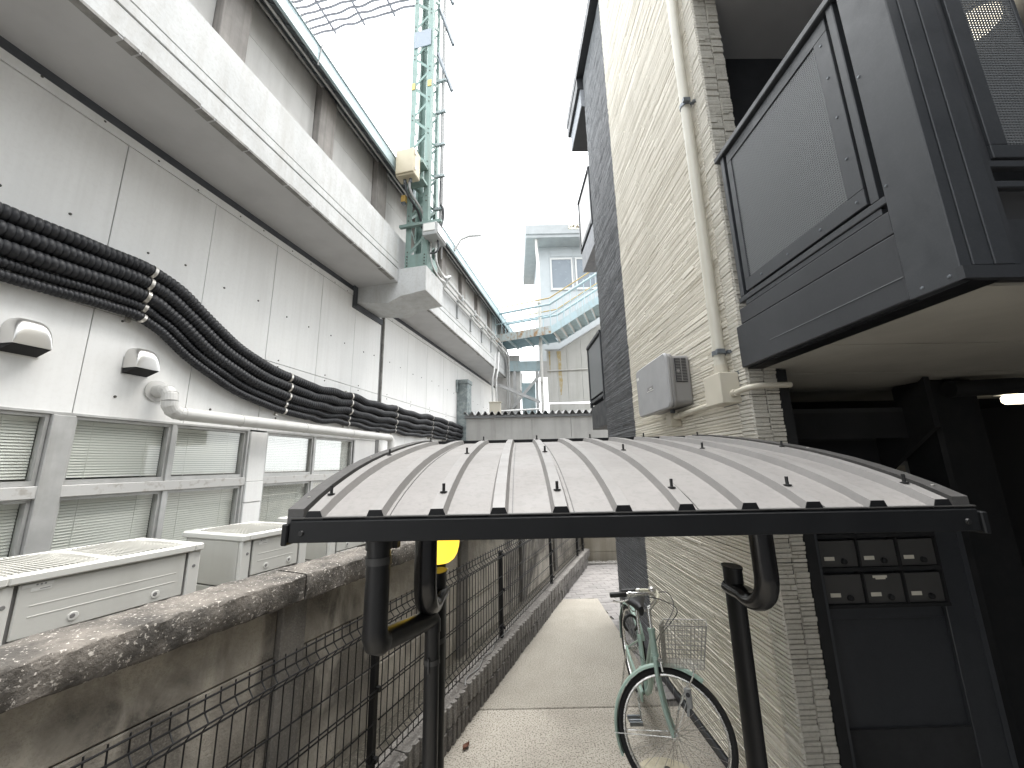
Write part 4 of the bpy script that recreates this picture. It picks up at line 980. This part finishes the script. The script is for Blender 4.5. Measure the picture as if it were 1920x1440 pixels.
mb = thing('mailbox_unit', 'bank of dark metal mailboxes with name slots in the shaded entrance', 'mailbox', A, (.68, 2.3, 1.16))
m = MB(); m.box(.27, 1.028, 2.30, 2.36, 1.152, 1.168); m.box(.27, 1.028, 2.30, 2.36, 1.70, 1.715)
for x in (.27, .340 - .004, .565, .795, 1.02): m.box(x, x + .008, 2.305, 2.36, 1.168, 1.70)
for z in (1.338, 1.516): m.box(.278, 1.02, 2.305, 2.36, z, z + .02)
m.build('carcass', 'entry_dark', mb)
for (xa, xb) in ((.278, .335), (.345, .563), (.575, .793), (.805, 1.018)):
    for (za, zb) in ((1.17, 1.32), (1.36, 1.50), (1.538, 1.69)):
        d = MB(); d.box(xa, xb, 2.318, 2.332, za, zb); do = d.build('door', 'mail_metal', mb, bevel=.002)
        if xb - xa > .1:
            MB().box(xa + .028, xa + .085, 2.315, 2.3178, za + .035, za + .055).build('name_slot', 'paper', do)
            MB().lathe((xa + .135, 2.318, za + .03), [(.016, 0), (.014, -.014), (.006, -.018)], 12, 'y').build('knob', 'entry_dark', do, smooth=True)
st = MB(); st.box(.63, .71, 2.3145, 2.3175, 1.300, 1.312); st.box(.645, .70, 2.3145, 2.3175, 1.292, 1.30); st.build('tape', 'paper', mb)
ntb = thing('notice_board', 'pale framed notice board deep in the dark entrance', 'notice board', A, (3.1, 4.9, 1.3))
MB().box(2.9, 3.75, 4.90, 4.945, 1.15, 1.92).build('board', 'grey_box', ntb)
m = MB(); m.box(2.86, 3.79, 4.88, 4.90, 1.90, 1.95); m.box(2.86, 3.79, 4.88, 4.90, 1.1, 1.15); m.box(2.86, 2.91, 4.88, 4.90, 1.15, 1.90); m.box(3.74, 3.79, 4.88, 4.90, 1.15, 1.90); m.build('frame', 'mesh_metal', ntb)
m = MB(); m.box(3.0, 3.2, 4.896, 4.90, 1.5, 1.8); m.box(3.3, 3.6, 4.896, 4.90, 1.55, 1.85); m.build('sheet', 'paper', ntb)
# lit lamps of the building
cl = thing('ceiling_lamp', 'lit cream lamp under the soffit at the right edge', 'lamp', A, (2.95, 3.15, 2.4))
MB().box(2.80, 2.98, 3.05, 3.20, 2.38, 2.455).build('diffuser', 'lamp_warm', cl, bevel=.02); MB().box(2.78, 3.0, 3.03, 3.22, 2.457, 2.487).build('housing', 'white_frame', cl)
rl = thing('round_lamp', 'round lit ceiling lamp seen through the woven balcony screen', 'lamp', A, (2.29, 2.34, 5.2))
MB().lathe((2.29, 2.34, 5.275), [(.155, 0), (.15, -.05), (.10, -.085), (.01, -.095)], 28).build('diffuser', 'lamp_warm', rl, smooth=True)
MB().lathe((2.29, 2.34, 5.276), [(.165, 0), (.165, .012)], 28).build('base', 'white_frame', rl)

# ------------------------------------------------------------------ fittings on the cream wall
dpz = thing('wall_downpipe', 'cream downpipe running up the cream siding near the corner', 'pipe', A, (-.07, 2.335, 2.5))
m = MB(); m.cyl((-.062, 2.335, 2.48), (-.062, 2.335, 8.3), .035, 16); m.build('pipe', 'downpipe_cream', dpz, smooth=True)
m = MB(); m.cyl((-.062, 2.335, 2.46), (-.062, 2.335, 2.55), .040, 16); m.build('socket', 'jbox_cream', dpz, smooth=True)
for z in (2.615, 4.50, 6.3):
    m = MB(); m.tube([(-.062, 2.335, z), (-.062, 2.335, z + .028)], .041, 16); m.box(-.03, .0, 2.285, 2.31, z + .004, z + .024); m.box(-.105, -.055, 2.27, 2.293, z, z + .028); m.build('band', 'band_steel', dpz, smooth=True)
jx = thing('wall_junction_box', 'cream metal box at the foot of the cream downpipe', 'box', A, (-.07, 2.34, 2.3))
MB().box(-.13, -.012, 2.245, 2.435, 2.30, 2.487).build('body', 'jbox_cream', jx, bevel=.004)
MB().box(-.010, .002, 2.235, 2.445, 2.29, 2.495).build('back_plate', 'band_steel', jx)
m = MB(); m.tube(smooth_path([(-.06, 2.26, 2.355), (-.055, 2.2, 2.358), (-.045, 2.14, 2.365), (.0, 2.115, 2.372), (.09, 2.115, 2.376), (.2, 2.12, 2.378)], 5), .0165, 10); m.tube([(-.06, 2.248, 2.355), (-.058, 2.215, 2.357)], .022, 10)
tag(m.build('cream_conduit', 'jbox_cream', fr=A, base=(.0, 2.1, 2.36), smooth=True), 'cream conduit bending round the wall corner from the cream box', 'conduit')
m = MB(); m.tube([(-.055, 2.43, 2.325), (-.055, 3.06, 2.315)], .022, 10); m.tube([(-.055, 2.95, 2.3165), (-.055, 3.08, 2.3145)], .028, 10)
tag(m.build('link_conduit', 'jbox_cream', fr=A, base=(-.05, 2.7, 2.32), smooth=True), 'cream conduit linking the cream box to the grey heater', 'conduit')
wh = thing('wall_heater', 'grey boxy wall unit with louvred vent mounted on the cream siding', 'wall unit', A, (-.12, 3.1, 2.35))
def rbox(x0, x1, y0, y1, z0, z1, r, n=5):
    poly = []
    for (cy, cz, a0) in ((y1 - r, z1 - r, 0), (y0 + r, z1 - r, 90), (y0 + r, z0 + r, 180), (y1 - r, z0 + r, 270)):
        for i in range(n + 1): poly.append((cy + r * math.cos(rad(a0 + 90 * i / n)), cz + r * math.sin(rad(a0 + 90 * i / n))))
    return MB().prism(poly, 'x', x0, x1)
rbox(-.145, -.02, 2.82, 3.46, 2.375, 2.765, .04).build('casing', 'heater_dark', wh, smooth=True, bevel=.004)
rbox(-.172, -.1455, 2.805, 3.475, 2.36, 2.78, .05).build('rim', 'heater_dark', wh, smooth=True, bevel=.006)
rbox(-.205, -.173, 2.80, 3.48, 2.355, 2.785, .05).build('front_cover', 'heater_grey', wh, smooth=True, bevel=.010)
m = MB(); m.box(-.13, -.045, 2.812, 2.8215, 2.55, 2.735); m.build('vent', 'vent_black', wh)
m = MB()
for i in range(15): m.box(-.128, -.047, 2.8085, 2.8125, 2.556 + i * .012, 2.559 + i * .012)
m.box(-.089, -.084, 2.807, 2.812, 2.552, 2.733); m.lathe((-.112, 2.812, 2.635), [(.012, 0), (.012, -.004)], 12, 'y'); m.build('louvre', 'heater_dark', wh)
MB().box(-.2065, -.2048, 3.405, 3.455, 2.69, 2.715).build('label', 'sticker', wh)
m = MB(); m.box(-.2072, -.2062, 3.43, 3.437, 2.698, 2.704); m.build('label_print', 'heater_dark', wh)
m = MB(); m.box(-.2068, -.2048, 3.09, 3.22, 2.545, 2.58); m.build('nameplate', 'heater_dark', wh); m = MB(); m.box(-.2085, -.2065, 3.085, 3.225, 2.542, 2.548); m.box(-.2085, -.2065, 3.12, 3.165, 2.558, 2.566); m.build('nameplate_print', 'sticker', wh)
MB().box(-.10, -.01, 3.06, 3.15, 2.24, 2.345).build('gas_cock', 'jbox_cream', wh, bevel=.004)
m = MB(); m.cyl((-.06, 3.10, 2.34), (-.06, 3.10, 2.38), .02, 8); m.build('gas_stub', 'band_steel', wh)

# ------------------------------------------------------------------ cycle shelter
cs = thing('cycle_shelter', 'low black cycle shelter with curved ribbed grey roof and oval posts', 'shelter', C, (.3, 1.6, 0))
prof = [(1.098, 1.832), (1.17, 1.862), (1.25, 1.890), (1.34, 1.917), (1.43, 1.941), (1.56, 1.970), (1.70, 1.996), (1.87, 2.023), (2.05, 2.049), (2.35, 2.086), (2.62, 2.110)]
def rz(y):
    for (a, za), (b, zb) in zip(prof[:-1], prof[1:]):
        if a <= y <= b: return za + (zb - za) * (y - a) / (b - a)
    return prof[-1][1]
def sweep(sec, prof_):
    """sec: list of (dx, dz) swept along prof_ (y,z)"""
    m = MB(); k = len(sec); vs = [(dx, y, z + dz) for (y, z) in prof_ for (dx, dz) in sec]; fs = []
    for i in range(len(prof_) - 1):
        for j in range(k): fs.append((i * k + j, i * k + (j + 1) % k, (i + 1) * k + (j + 1) % k, (i + 1) * k + j))
    fs += [tuple(range(k)), tuple((len(prof_) - 1) * k + j for j in range(k))]
    return m.add(vs, fs)
XR = [-.572 + i * .1698 for i in range(11)]
for i in range(10):
    x0 = XR[i] + .012; x1 = XR[i + 1] - .012
    sweep([(x0, -.004), (x1, -.004), (x1, 0), (x0, 0)], prof).build('roof_panel', 'roof_panel', cs, smooth=True)
for i in (1, 3, 4, 6, 8):    # sheet laps beside some ribs
    sweep([(XR[i] + .036, 0), (XR[i] + .038, 0), (XR[i] + .038, .0022), (XR[i] + .036, .0022)], prof).build('lap_seam', 'shelter_flash', cs)
for i, x in enumerate(XR):
    sweep([(x - .027, -.003), (x + .027, -.003), (x + .017, .022), (x - .017, .022)], prof).build('rib', 'roof_rib', cs)
    m = MB(); y, z = prof[0]; m.add([(x - .027, y - .002, z - .003), (x + .027, y - .002, z - .003), (x + .017, y - .002, z + .022), (x - .017, y - .002, z + .022),
        (x - .026, y + .004, z - .002), (x + .026, y + .004, z - .002), (x + .0165, y + .004, z + .0215), (x - .0165, y + .004, z + .0215)],
        [(0, 1, 2, 3), (7, 6, 5, 4), (0, 4, 5, 1), (1, 5, 6, 2), (2, 6, 7, 3), (3, 7, 4, 0)]); m.build('rib_plug', 'shelter_black', cs)
for x in XR[::2]:
    for yb in (1.19, 1.70, 2.48):
        z = rz(yb) + .022; m = MB(); m.lathe((x, yb, z), [(.011, 0), (.011, .003), (.0045, .004), (.0045, .026)], 10); m.build('roof_bolt', 'bolt_black', cs)
for (xa, xb) in ((-.645, -.601), (1.155, 1.197)):
    pf = [(y, z + .004) for y, z in prof]
    sweep([(xa, -.03), (xb, -.03), (xb, .024), (xa, .024)], pf).build('side_flashing', 'shelter_flash', cs, smooth=True)
    for yb in (1.16, 1.62, 2.2): MB().lathe(((xa + xb) / 2, yb, rz(yb) + .028), [(.005, 0), (.004, .003)], 8).build('screw', 'clamp_steel', cs)
m = MB(); m.prism([(1.092, 1.772), (1.092, 1.826), (1.100, 1.8345), (1.150, 1.8345), (1.150, 1.772)], 'x', -.635, 1.207); m.build('gutter_beam', 'shelter_black', cs, bevel=.002)
MB().box(-.635, 1.207, 1.0925, 1.112, 1.8346, 1.8375).build('beam_lip', 'shelter_flash', cs)
for x in (-.652, 1.2075): MB().box(x, x + .0165, 1.085, 1.155, 1.766, 1.822).build('beam_cap', 'shelter_black', cs, bevel=.003)
for x in (-.60, 1.175): MB().lathe((x, 1.0915, 1.797), [(.008, 0), (.006, -.004)], 10, 'y').build('cap_screw', 'bolt_black', cs)
MB().box(-.645, 1.20, 2.622, 2.70, 2.05, 2.130).build('rear_beam', 'shelter_black', cs)
for px_ in (-.319, .778):
    po = MB(); po.tube([(px_, 1.56, 0), (px_, 1.56, 1.575)], .046, 20, ry=.028); pobj = po.build('post', 'shelter_black', cs, smooth=True)
    MB().tube([(px_, 1.56, 1.576), (px_, 1.56, 1.582)], .049, 20, ry=.031).build('post_cap', 'shelter_black', pobj, smooth=True)
    ar = [(px_, 1.585, 1.505), (px_, 1.545, 1.502)] + arc((px_, 1.452, 1.602), (0, 1, 0), (0, 0, 1), .104, -70, -180, 10) + [(px_, 1.348, 1.70), (px_, 1.35, 1.86)]
    m = MB(); m.tube(ar, .037, 18, ry=.028); m.build('arm', 'shelter_gloss', pobj, smooth=True)
    m = MB(); m.tube([(px_, y, z - .035) for y, z in prof[2:]], .022, 10); m.build('rafter', 'shelter_black', pobj, smooth=True)
for y in (1.45, 2.2): m = MB(); m.box(-.60, 1.155, y - .02, y + .02, rz(y) - .05, rz(y) - .02); m.build('purlin', 'shelter_black', cs)

dr = thing('drain_pipe', 'black rainwater pipe elbowing from the shelter gutter down beside its left post', 'pipe', C, (-.35, 1.35, 0))
m = MB(); m.cyl((-.42, 1.19, 1.775), (-.42, 1.19, 1.53), .034, 18); m.build('outlet', 'drain_black', dr, smooth=True)
m = MB(); m.cyl((-.42, 1.19, 1.775), (-.42, 1.19, 1.735), .038, 18); m.build('socket', 'drain_black', dr, smooth=True)
m = MB(); m.tube([(-.42, 1.19, 1.695), (-.42, 1.19, 1.715)], .0365, 18); m.build('band', 'drain_band', dr, smooth=True)
m = MB(); m.box(-.41, -.375, 1.22, 1.25, 1.73, 1.775); m.build('hanger', 'drain_band', dr)
d = (Vector((-.316, 1.455, 0)) - Vector((-.42, 1.19, 0))).normalized()
p0 = Vector((-.42, 1.19, 1.53))
m = MB(); m.tube([p0, p0 + Vector((0, 0, -.02)), p0 + d * .008 + Vector((0, 0, -.038)), p0 + d * .024 + Vector((0, 0, -.046)), p0 + d * .045 + Vector((0, 0, -.046))], [.034, .036, .037, .036, .030], 18); m.build('elbow', 'drain_black', dr, smooth=True)
q0 = Vector((-.316, 1.455, 1.455))
m = MB(); m.tube([p0 + d * .03 + Vector((0, 0, -.046)), q0 + d * -.02 + Vector((0, 0, 0.004))], [.033, .0285], 18); m.build('slanted_run', 'drain_black', dr, smooth=True)
m = MB(); m.tube([q0 - d * .03 + Vector((0, 0, .004)), q0 - d * .008 + Vector((0, 0, .003)), q0 + Vector((0, 0, -.010)), q0 + Vector((0, 0, -.04))], .0285, 16); m.build('elbow', 'drain_black', dr, smooth=True)
m = MB(); m.cyl(q0 + Vector((0, 0, -.035)), Vector((q0.x, q0.y, 0)), .0255, 16); m.build('drop_run', 'drain_black', dr, smooth=True)
m = MB(); m.tube([(q0.x, q0.y, 1.318), (q0.x, q0.y, 1.334)], .0275, 16); m.box(q0.x - .006, q0.x - .002, q0.y - .034, q0.y - .026, 1.30, 1.345); m.build('band', 'drain_band', dr, smooth=True)
# bands on the left post
m = MB(); m.tube([(-.319, 1.56, 1.345), (-.319, 1.56, 1.361)], .0485, 18, ry=.0305)
tag(m.build('post_band', 'drain_band', fr=C, base=(-.319, 1.56, 1.35), smooth=True), 'grey strap round the left shelter post', 'strap')

# pole lamp just behind the left post
gl = thing('globe_lamp', 'yellow lit globe lamp on a dark pole behind the left shelter post', 'lamp', O, (-.325, 1.72, 0))
gx, gy = -.325, 1.72
m = MB(); m.lathe((gx, gy, 0), [(.026, 0), (.026, 1.50), (.034, 1.505), (.034, 1.572)], 16); m.build('pole', 'shelter_black', gl, smooth=True)
m = MB(); pr = [(.030, 1.573), (.050, 1.577), (.068, 1.590), (.081, 1.612), (.088, 1.64), (.090, 1.668), (.085, 1.705), (.068, 1.735), (.04, 1.752), (.01, 1.757)]; m.lathe((gx, gy, 0), pr, 28); m.build('globe', 'lamp_yellow', gl, smooth=True)
m = MB(); m.tube([(gx, gy, 1.535), (gx, gy, 1.542)], .036, 14); m.box(gx + .033, gx + .043, gy - .01, gy + .01, 1.53, 1.55); m.build('wire_tie', 'clamp_steel', gl)

# manhole
mh = thing('manhole_cover', 'round pale manhole cover in the path under the bicycle wheel', 'manhole', O, (.93, 2.87, 0))
m = MB(); m.lathe((.93, 2.87, 0), [(.20, 0), (.20, .006), (.195, .0075)], 36); m.build('ring', 'manhole', mh)
m = MB(); m.lathe((.93, 2.87, .0076), [(.178, 0), (.178, .004)], 36); m.build('lid', 'manhole', mh)
for a in (.09, -.07): m = MB(); m.lathe((.93 + a * .3, 2.87 + a, .0117), [(.022, 0), (.02, .002)], 10); m.build('key_hole', 'joint_dark', mh)
# ------------------------------------------------------------------ bicycle
bk_ = thing('bicycle', 'mint green city bicycle with wire basket leaning by the cream wall, front wheel turned', 'bicycle', O, (.93, 3.3, 0))
k = Vector((0, .24, .97)).normalized()
fwd = Vector((.914, -.405, 0)); fwd = (fwd - k * fwd.dot(k)).normalized()
sd = k.cross(fwd).normalized()          # towards the far side
hub = Vector((.939, 2.713, .348))
def wheel(c, u, v, ax, name):
    R = .318
    w_ = MB(); w_.tube([c + (u * math.cos(t) + v * math.sin(t)) * R for t in [2 * PI * i / 48 for i in range(48)]], .0185, 10, closed=True)
    wo_ = w_.build(name, 'tyre', bk_, smooth=True)
    r_ = MB(); r_.tube([c + (u * math.cos(t) + v * math.sin(t)) * (R - .022) for t in [2 * PI * i / 48 for i in range(48)]], .011, 8, closed=True); r_.build('rim', 'chrome', wo_, smooth=True)
    s_ = MB()
    for i in range(36):
        t = 2 * PI * i / 36; t2 = t + (.5 if i % 4 < 2 else -.5); sg = 1 if i % 2 else -1
        s_.tube([c + ax * (.03 * sg) + (u * math.cos(t2) + v * math.sin(t2)) * .02, c + (u * math.cos(t) + v * math.sin(t)) * (R - .025)], .0011, 4)
    s_.build('spokes', 'spoke', wo_)
    h_ = MB(); h_.tube([c - ax * .05, c - ax * .032, c - ax * .03, c + ax * .03, c + ax * .032, c + ax * .05], [.01, .01, .022, .022, .01, .01], 12); h_.build('hub', 'chrome', wo_, smooth=True)
    return wo_
def fender(c, u, v, ax, a0, a1, name):
    R = .352; m = MB(); vs = []; fs = []; n = 30; sec = [(-.026, -.012), (-.022, .0), (-.010, .006), (.010, .006), (.022, .0), (.026, -.012), (.021, -.012), (.018, -.003), (.0, .002), (-.018, -.003), (-.021, -.012)]
    for i in range(n + 1):
        t = rad(a0 + (a1 - a0) * i / n); d = u * math.cos(t) + v * math.sin(t)
        for (x, h) in sec: vs.append(c + d * (R + h) + ax * x)
    kk = len(sec)
    for i in range(n):
        for j in range(kk): fs.append((i * kk + j, i * kk + (j + 1) % kk, (i + 1) * kk + (j + 1) % kk, (i + 1) * kk + j))
    m.add(vs, fs); return m.build(name, 'mint', bk_, smooth=True)
wheel(hub, fwd, k, sd, 'front_wheel')
fender(hub, fwd, k, sd, 52, 202, 'front_mudguard')
rh = Vector((1.03, 3.84, .345)); ry_ = Vector((0, -1, 0)); rz_ = Vector((0, 0, 1)); rx_ = Vector((1, 0, 0))
wheel(rh, ry_, rz_, rx_, 'rear_wheel'); fender(rh, ry_, rz_, rx_, 30, 190, 'rear_mudguard')
crown = hub + k * .375 - fwd * .045
htop = crown + k * .165; stem = crown + k * .285
m = MB(); m.tube([crown + k * .012, htop], .021, 14); m.tube([crown + k * .012, crown + k * .03], .024, 14); m.tube([htop - k * .012, htop + k * .006], .025, 14); m.build('head_tube', 'mint', bk_, smooth=True)
m = MB()
for s in (-1, 1): m.tube(smooth_path([crown + sd * .03 * s, crown + sd * .042 * s - k * .10, hub + k * .12 - fwd * .03 + sd * .046 * s, hub + sd * .047 * s], 5), [.0135] * 16, 10) if False else m.tube(smooth_path([crown + sd * .03 * s, crown + sd * .042 * s - k * .10, hub + k * .12 - fwd * .03 + sd * .046 * s, hub + sd * .047 * s], 5), .0125, 10)
m.tube([crown - sd * .034, crown + sd * .034], .016, 10); m.build('fork', 'mint', bk_, smooth=True)
m = MB(); m.tube([htop, stem], .0125, 12); m.tube([stem, stem + fwd * .03 + k * .012], .015, 12); m.build('stem', 'chrome', bk_, smooth=True)
cl_ = stem + fwd * .03 + k * .012
for s, mt in ((-1, 'chrome'), (1, 'cream_bar')):
    pts = smooth_path([cl_, cl_ + sd * .05 * s + k * .005, cl_ + sd * .10 * s + k * .045 + fwd * .035, cl_ + sd * .16 * s + k * .082 + fwd * .02, cl_ + sd * .205 * s + k * .088 - fwd * .05, cl_ + sd * .22 * s + k * .085 - fwd * .13], 6)
    m = MB(); m.tube(pts, .011, 10); hb = m.build('handlebar', mt, bk_, smooth=True)
    e = pts[-1]; dd = (pts[-1] - pts[-3]).normalized()
    m = MB(); m.tube([e - dd * .005, e, e + dd * .10, e + dd * .105], [.013, .0165, .0165, .012], 12); m.build('grip', 'bike_black', hb, smooth=True)
    m = MB(); m.tube(smooth_path([e - dd * .03 - k * .004, e - dd * .01 - k * .03 + sd * s * .006, e + dd * .04 - k * .04 + sd * s * .006, e + dd * .09 - k * .035], 5), .006, 8); m.tube([e - dd * .035, e - dd * .015], .0165, 10); m.build('brake_lever', 'chrome', hb, smooth=True)
m = MB(); b0 = cl_ + sd * .13 + k * .09 + fwd * .0; m.lathe(b0, [(.026, 0), (.025, .012), (.014, .024), (.002, .027)], 14); m.build('bell', 'chrome', bk_, smooth=True)
# frame
bb = Vector((.955, 3.27, .285)); st_ = Vector((.965, 3.38, .62)); sp = Vector((.97, 3.43, .80))
m = MB(); m.tube(smooth_path([crown + k * .06, Vector((.91, 2.96, .58)), Vector((.93, 3.10, .40)), bb], 6), .0185, 12); m.build('down_tube', 'mint', bk_, smooth=True)
m = MB(); m.tube(smooth_path([crown + k * .13, Vector((.915, 2.99, .68)), Vector((.93, 3.15, .50)), Vector((.937, 3.33, .42))], 6), .014, 12); m.build('top_tube', 'mint', bk_, smooth=True)
m = MB(); m.tube([bb, st_], .017, 12); m.tube([st_ - Vector((0, .01, .03)), st_ + Vector((0, .004, .012))], .021, 12); m.build('seat_tube', 'mint', bk_, smooth=True)
m = MB(); m.tube([st_, sp], .0125, 12); m.build('seat_post', 'chrome', bk_, smooth=True)
m = MB()
for s in (-1, 1):
    m.tube([bb + rx_ * .03 * s, rh + rx_ * .055 * s], .009, 8); m.tube([st_ + rx_ * .014 * s - rz_ * .03, rh + rx_ * .055 * s], .008, 8)
m.build('rear_stays', 'mint', bk_, smooth=True)
# saddle
m = MB(); vs = []; fs = []; n = 12; rows = [(-.14, .02, .0), (-.10, .034, .012), (-.03, .055, .016), (.04, .09, .02), (.09, .10, .02), (.13, .08, .012), (.145, .04, .0)]
for (dy, wd, dz) in rows:
    for i in range(n):
        t = 2 * PI * i / n; vs.append((sp.x + wd * math.cos(t), sp.y + dy, sp.z + .035 + dz + (.028 if math.sin(t) > 0 else .04) * math.sin(t)))
for i in range(len(rows) - 1):
    for j in range(n): fs.append((i * n + j, i * n + (j + 1) % n, (i + 1) * n + (j + 1) % n, (i + 1) * n + j))
fs += [tuple(range(n)), tuple((len(rows) - 1) * n + j for j in range(n))]
m.add(vs, fs); m.build('saddle', 'bike_black', bk_, smooth=True)
m = MB()
for s in (-.035, .035): m.tube([(sp.x + s, sp.y + .09, sp.z + .01), (sp.x + s, sp.y + .09, sp.z - .035)], .009, 8)
m.build('saddle_spring', 'chrome', bk_, smooth=True)
# chain case, cranks, pedals
m = MB(); m.bar(bb + Vector((-.055, -.06, 0)), rh + Vector((-.065, -.02, 0)), .016, .075); m.build('chain_case', 'mint', bk_, bevel=.006)
for s, dz in ((-1, -.12), (1, .12)):
    m = MB(); m.bar(bb + rx_ * .07 * s, bb + rx_ * .085 * s + Vector((0, -.10 * (1 if s < 0 else -1), dz)), .012, .022); cr = m.build('crank', 'chrome', bk_)
    p = bb + rx_ * .085 * s + Vector((0, -.10 * (1 if s < 0 else -1), dz)); m = MB()
    m.box(p.x + (.0 if s > 0 else -.09), p.x + (.09 if s > 0 else 0), p.y - .045, p.y - .03, p.z - .012, p.z + .012); m.box(p.x + (.0 if s > 0 else -.09), p.x + (.09 if s > 0 else 0), p.y + .03, p.y + .045, p.z - .012, p.z + .012); m.tube([p, p + rx_ * .09 * s], .009, 8); m.build('pedal', 'band_steel', cr)
# kickstand and rear carrier
m = MB()
for s in (-1, 1): m.tube([rh + rx_ * .06 * s, Vector((rh.x + .11 * s, rh.y + .06, .01))], .008, 8)
m.tube([(rh.x - .11, rh.y + .06, .01), (rh.x + .11, rh.y + .06, .01)], .008, 8); m.build('kickstand', 'chrome', bk_, smooth=True)
m = MB()
for x in (-.055, -.018, .018, .055): m.tube([(rh.x + x, 3.56, .735), (rh.x + x, 3.98, .735)], .005, 6)
for y in (3.56, 3.77, 3.98): m.tube([(rh.x - .058, y, .735), (rh.x + .058, y, .735)], .005, 6)
for s in (-1, 1): m.tube([(rh.x + .055 * s, 3.9, .735), rh + rx_ * .06 * s], .005, 6)
m.build('carrier', 'chrome', bk_, smooth=True)
# basket turned with the bars
bc = crown + fwd * .055 - k * .015
def bp(a, b, c_): return bc + fwd * a + sd * b + Vector((0, 0, 1)) * c_
m = MB(); hB = .235
def rect(z_, ex): return [bp(0, -.135 - ex, z_), bp(.23 + ex * 1.6, -.145 - ex, z_), bp(.23 + ex * 1.6, .145 + ex, z_), bp(0, .135 + ex, z_)]
for i in range(10):
    f = i / 9; q = rect(.0 + hB * f, .025 * f)
    for a in range(4): m.tube([q[a], q[(a + 1) % 4]], .0020 if i < 9 else .0042, 5)
lo = rect(0, 0); hi = rect(hB, .025)
for a in range(4):
    nn = 12
    for i in range(nn + 1):
        f = i / nn; m.tube([lo[a].lerp(lo[(a + 1) % 4], f), hi[a].lerp(hi[(a + 1) % 4], f)], .0018, 4)
for i in range(1, 12):
    m.tube([lo[0].lerp(lo[1], i / 12), lo[3].lerp(lo[2], i / 12)], .0012, 4); m.tube([lo[0].lerp(lo[3], i / 12), lo[1].lerp(lo[2], i / 12)], .0012, 4)
bo_ = m.build('basket', 'basket_wire', bk_)
m = MB(); m.tube([bp(-.004, -.05, .02), bp(-.004, -.055, hB - .02)], .006, 8); m.tube([bp(-.004, .05, .02), bp(-.004, .055, hB - .02)], .006, 8); m.bar(bp(-.012, 0, .02), bp(-.012, 0, .2), .05, .006, fwd); m.build('basket_bracket', 'grey_box', bo_)
m = MB()
for s in (-1, 1): m.tube(smooth_path([bp(.16, .03 * s, -.003), bp(.165, .045 * s, -.05), hub + fwd * .06 + k * .15 + sd * .055 * s, hub + sd * .055 * s], 5), .0045, 6)
m.build('basket_stay', 'chrome', bk_, smooth=True)
# dynamo lamp, brake, ring lock, cables
lc = hub + fwd * .12 + k * .20 - sd * .06
m = MB(); m.tube([lc - k * .05, lc + k * .045], [.016, .022], 12); m.tube([lc - k * .05 - fwd * .01, lc - k * .09 - fwd * .02], .008, 8); do_ = m.build('dynamo_lamp', 'grey_box', bk_, smooth=True)
m = MB(); m.tube([lc + k * .018 - sd * .019, lc + k * .018 - sd * .024], .012, 12); m.build('lens', 'vent_black', do_)
m = MB(); m.tube([crown - sd * .03 + fwd * .03, crown - sd * .03 - k * .06 + fwd * .035], .008, 8); m.tube([crown + fwd * .015 - sd * .04, crown + fwd * .05 - sd * .02], .010, 8); m.build('front_brake', 'chrome', bk_)
m = MB(); ct = Vector((.94, 3.50, .66)); m.tube([ct + Vector((.055 * math.cos(t), .02, .06 * math.sin(t))) for t in [rad(-60 + 300 * i / 20) for i in range(21)]], .011, 8); m.build('ring_lock', 'bike_black', bk_, smooth=True)
m = MB()
e = cl_ - sd * .2 + k * .07; m.tube(smooth_path([e, e + fwd * .09 - k * .02, e + fwd * .16 - k * .09 + sd * .1, crown + fwd * .05 + k * .12 - sd * .02, crown + fwd * .03 - k * .02], 6), .0028, 6)
e = cl_ + sd * .2 + k * .07; m.tube(smooth_path([e, e + fwd * .10, e + fwd * .12 - k * .10 - sd * .06, crown + fwd * .02 + k * .1, Vector((.92, 3.0, .6)), Vector((.96, 3.5, .45))], 6), .0028, 6)
m.build('cables', 'cable_black', bk_, smooth=True)
m = MB(); m.tube([hub - fwd * .36 - k * .02 - sd * .028, hub - sd * .05], .0028, 6); m.tube([hub - fwd * .36 - k * .02 + sd * .028, hub + sd * .05], .0028, 6); m.build('mudguard_stay', 'chrome', bk_)

# ------------------------------------------------------------------ tidy up
for o in bpy.data.objects:
    if '_b' in o: del o['_b']
print('objects', len(bpy.data.objects), 'pavers', pcount)
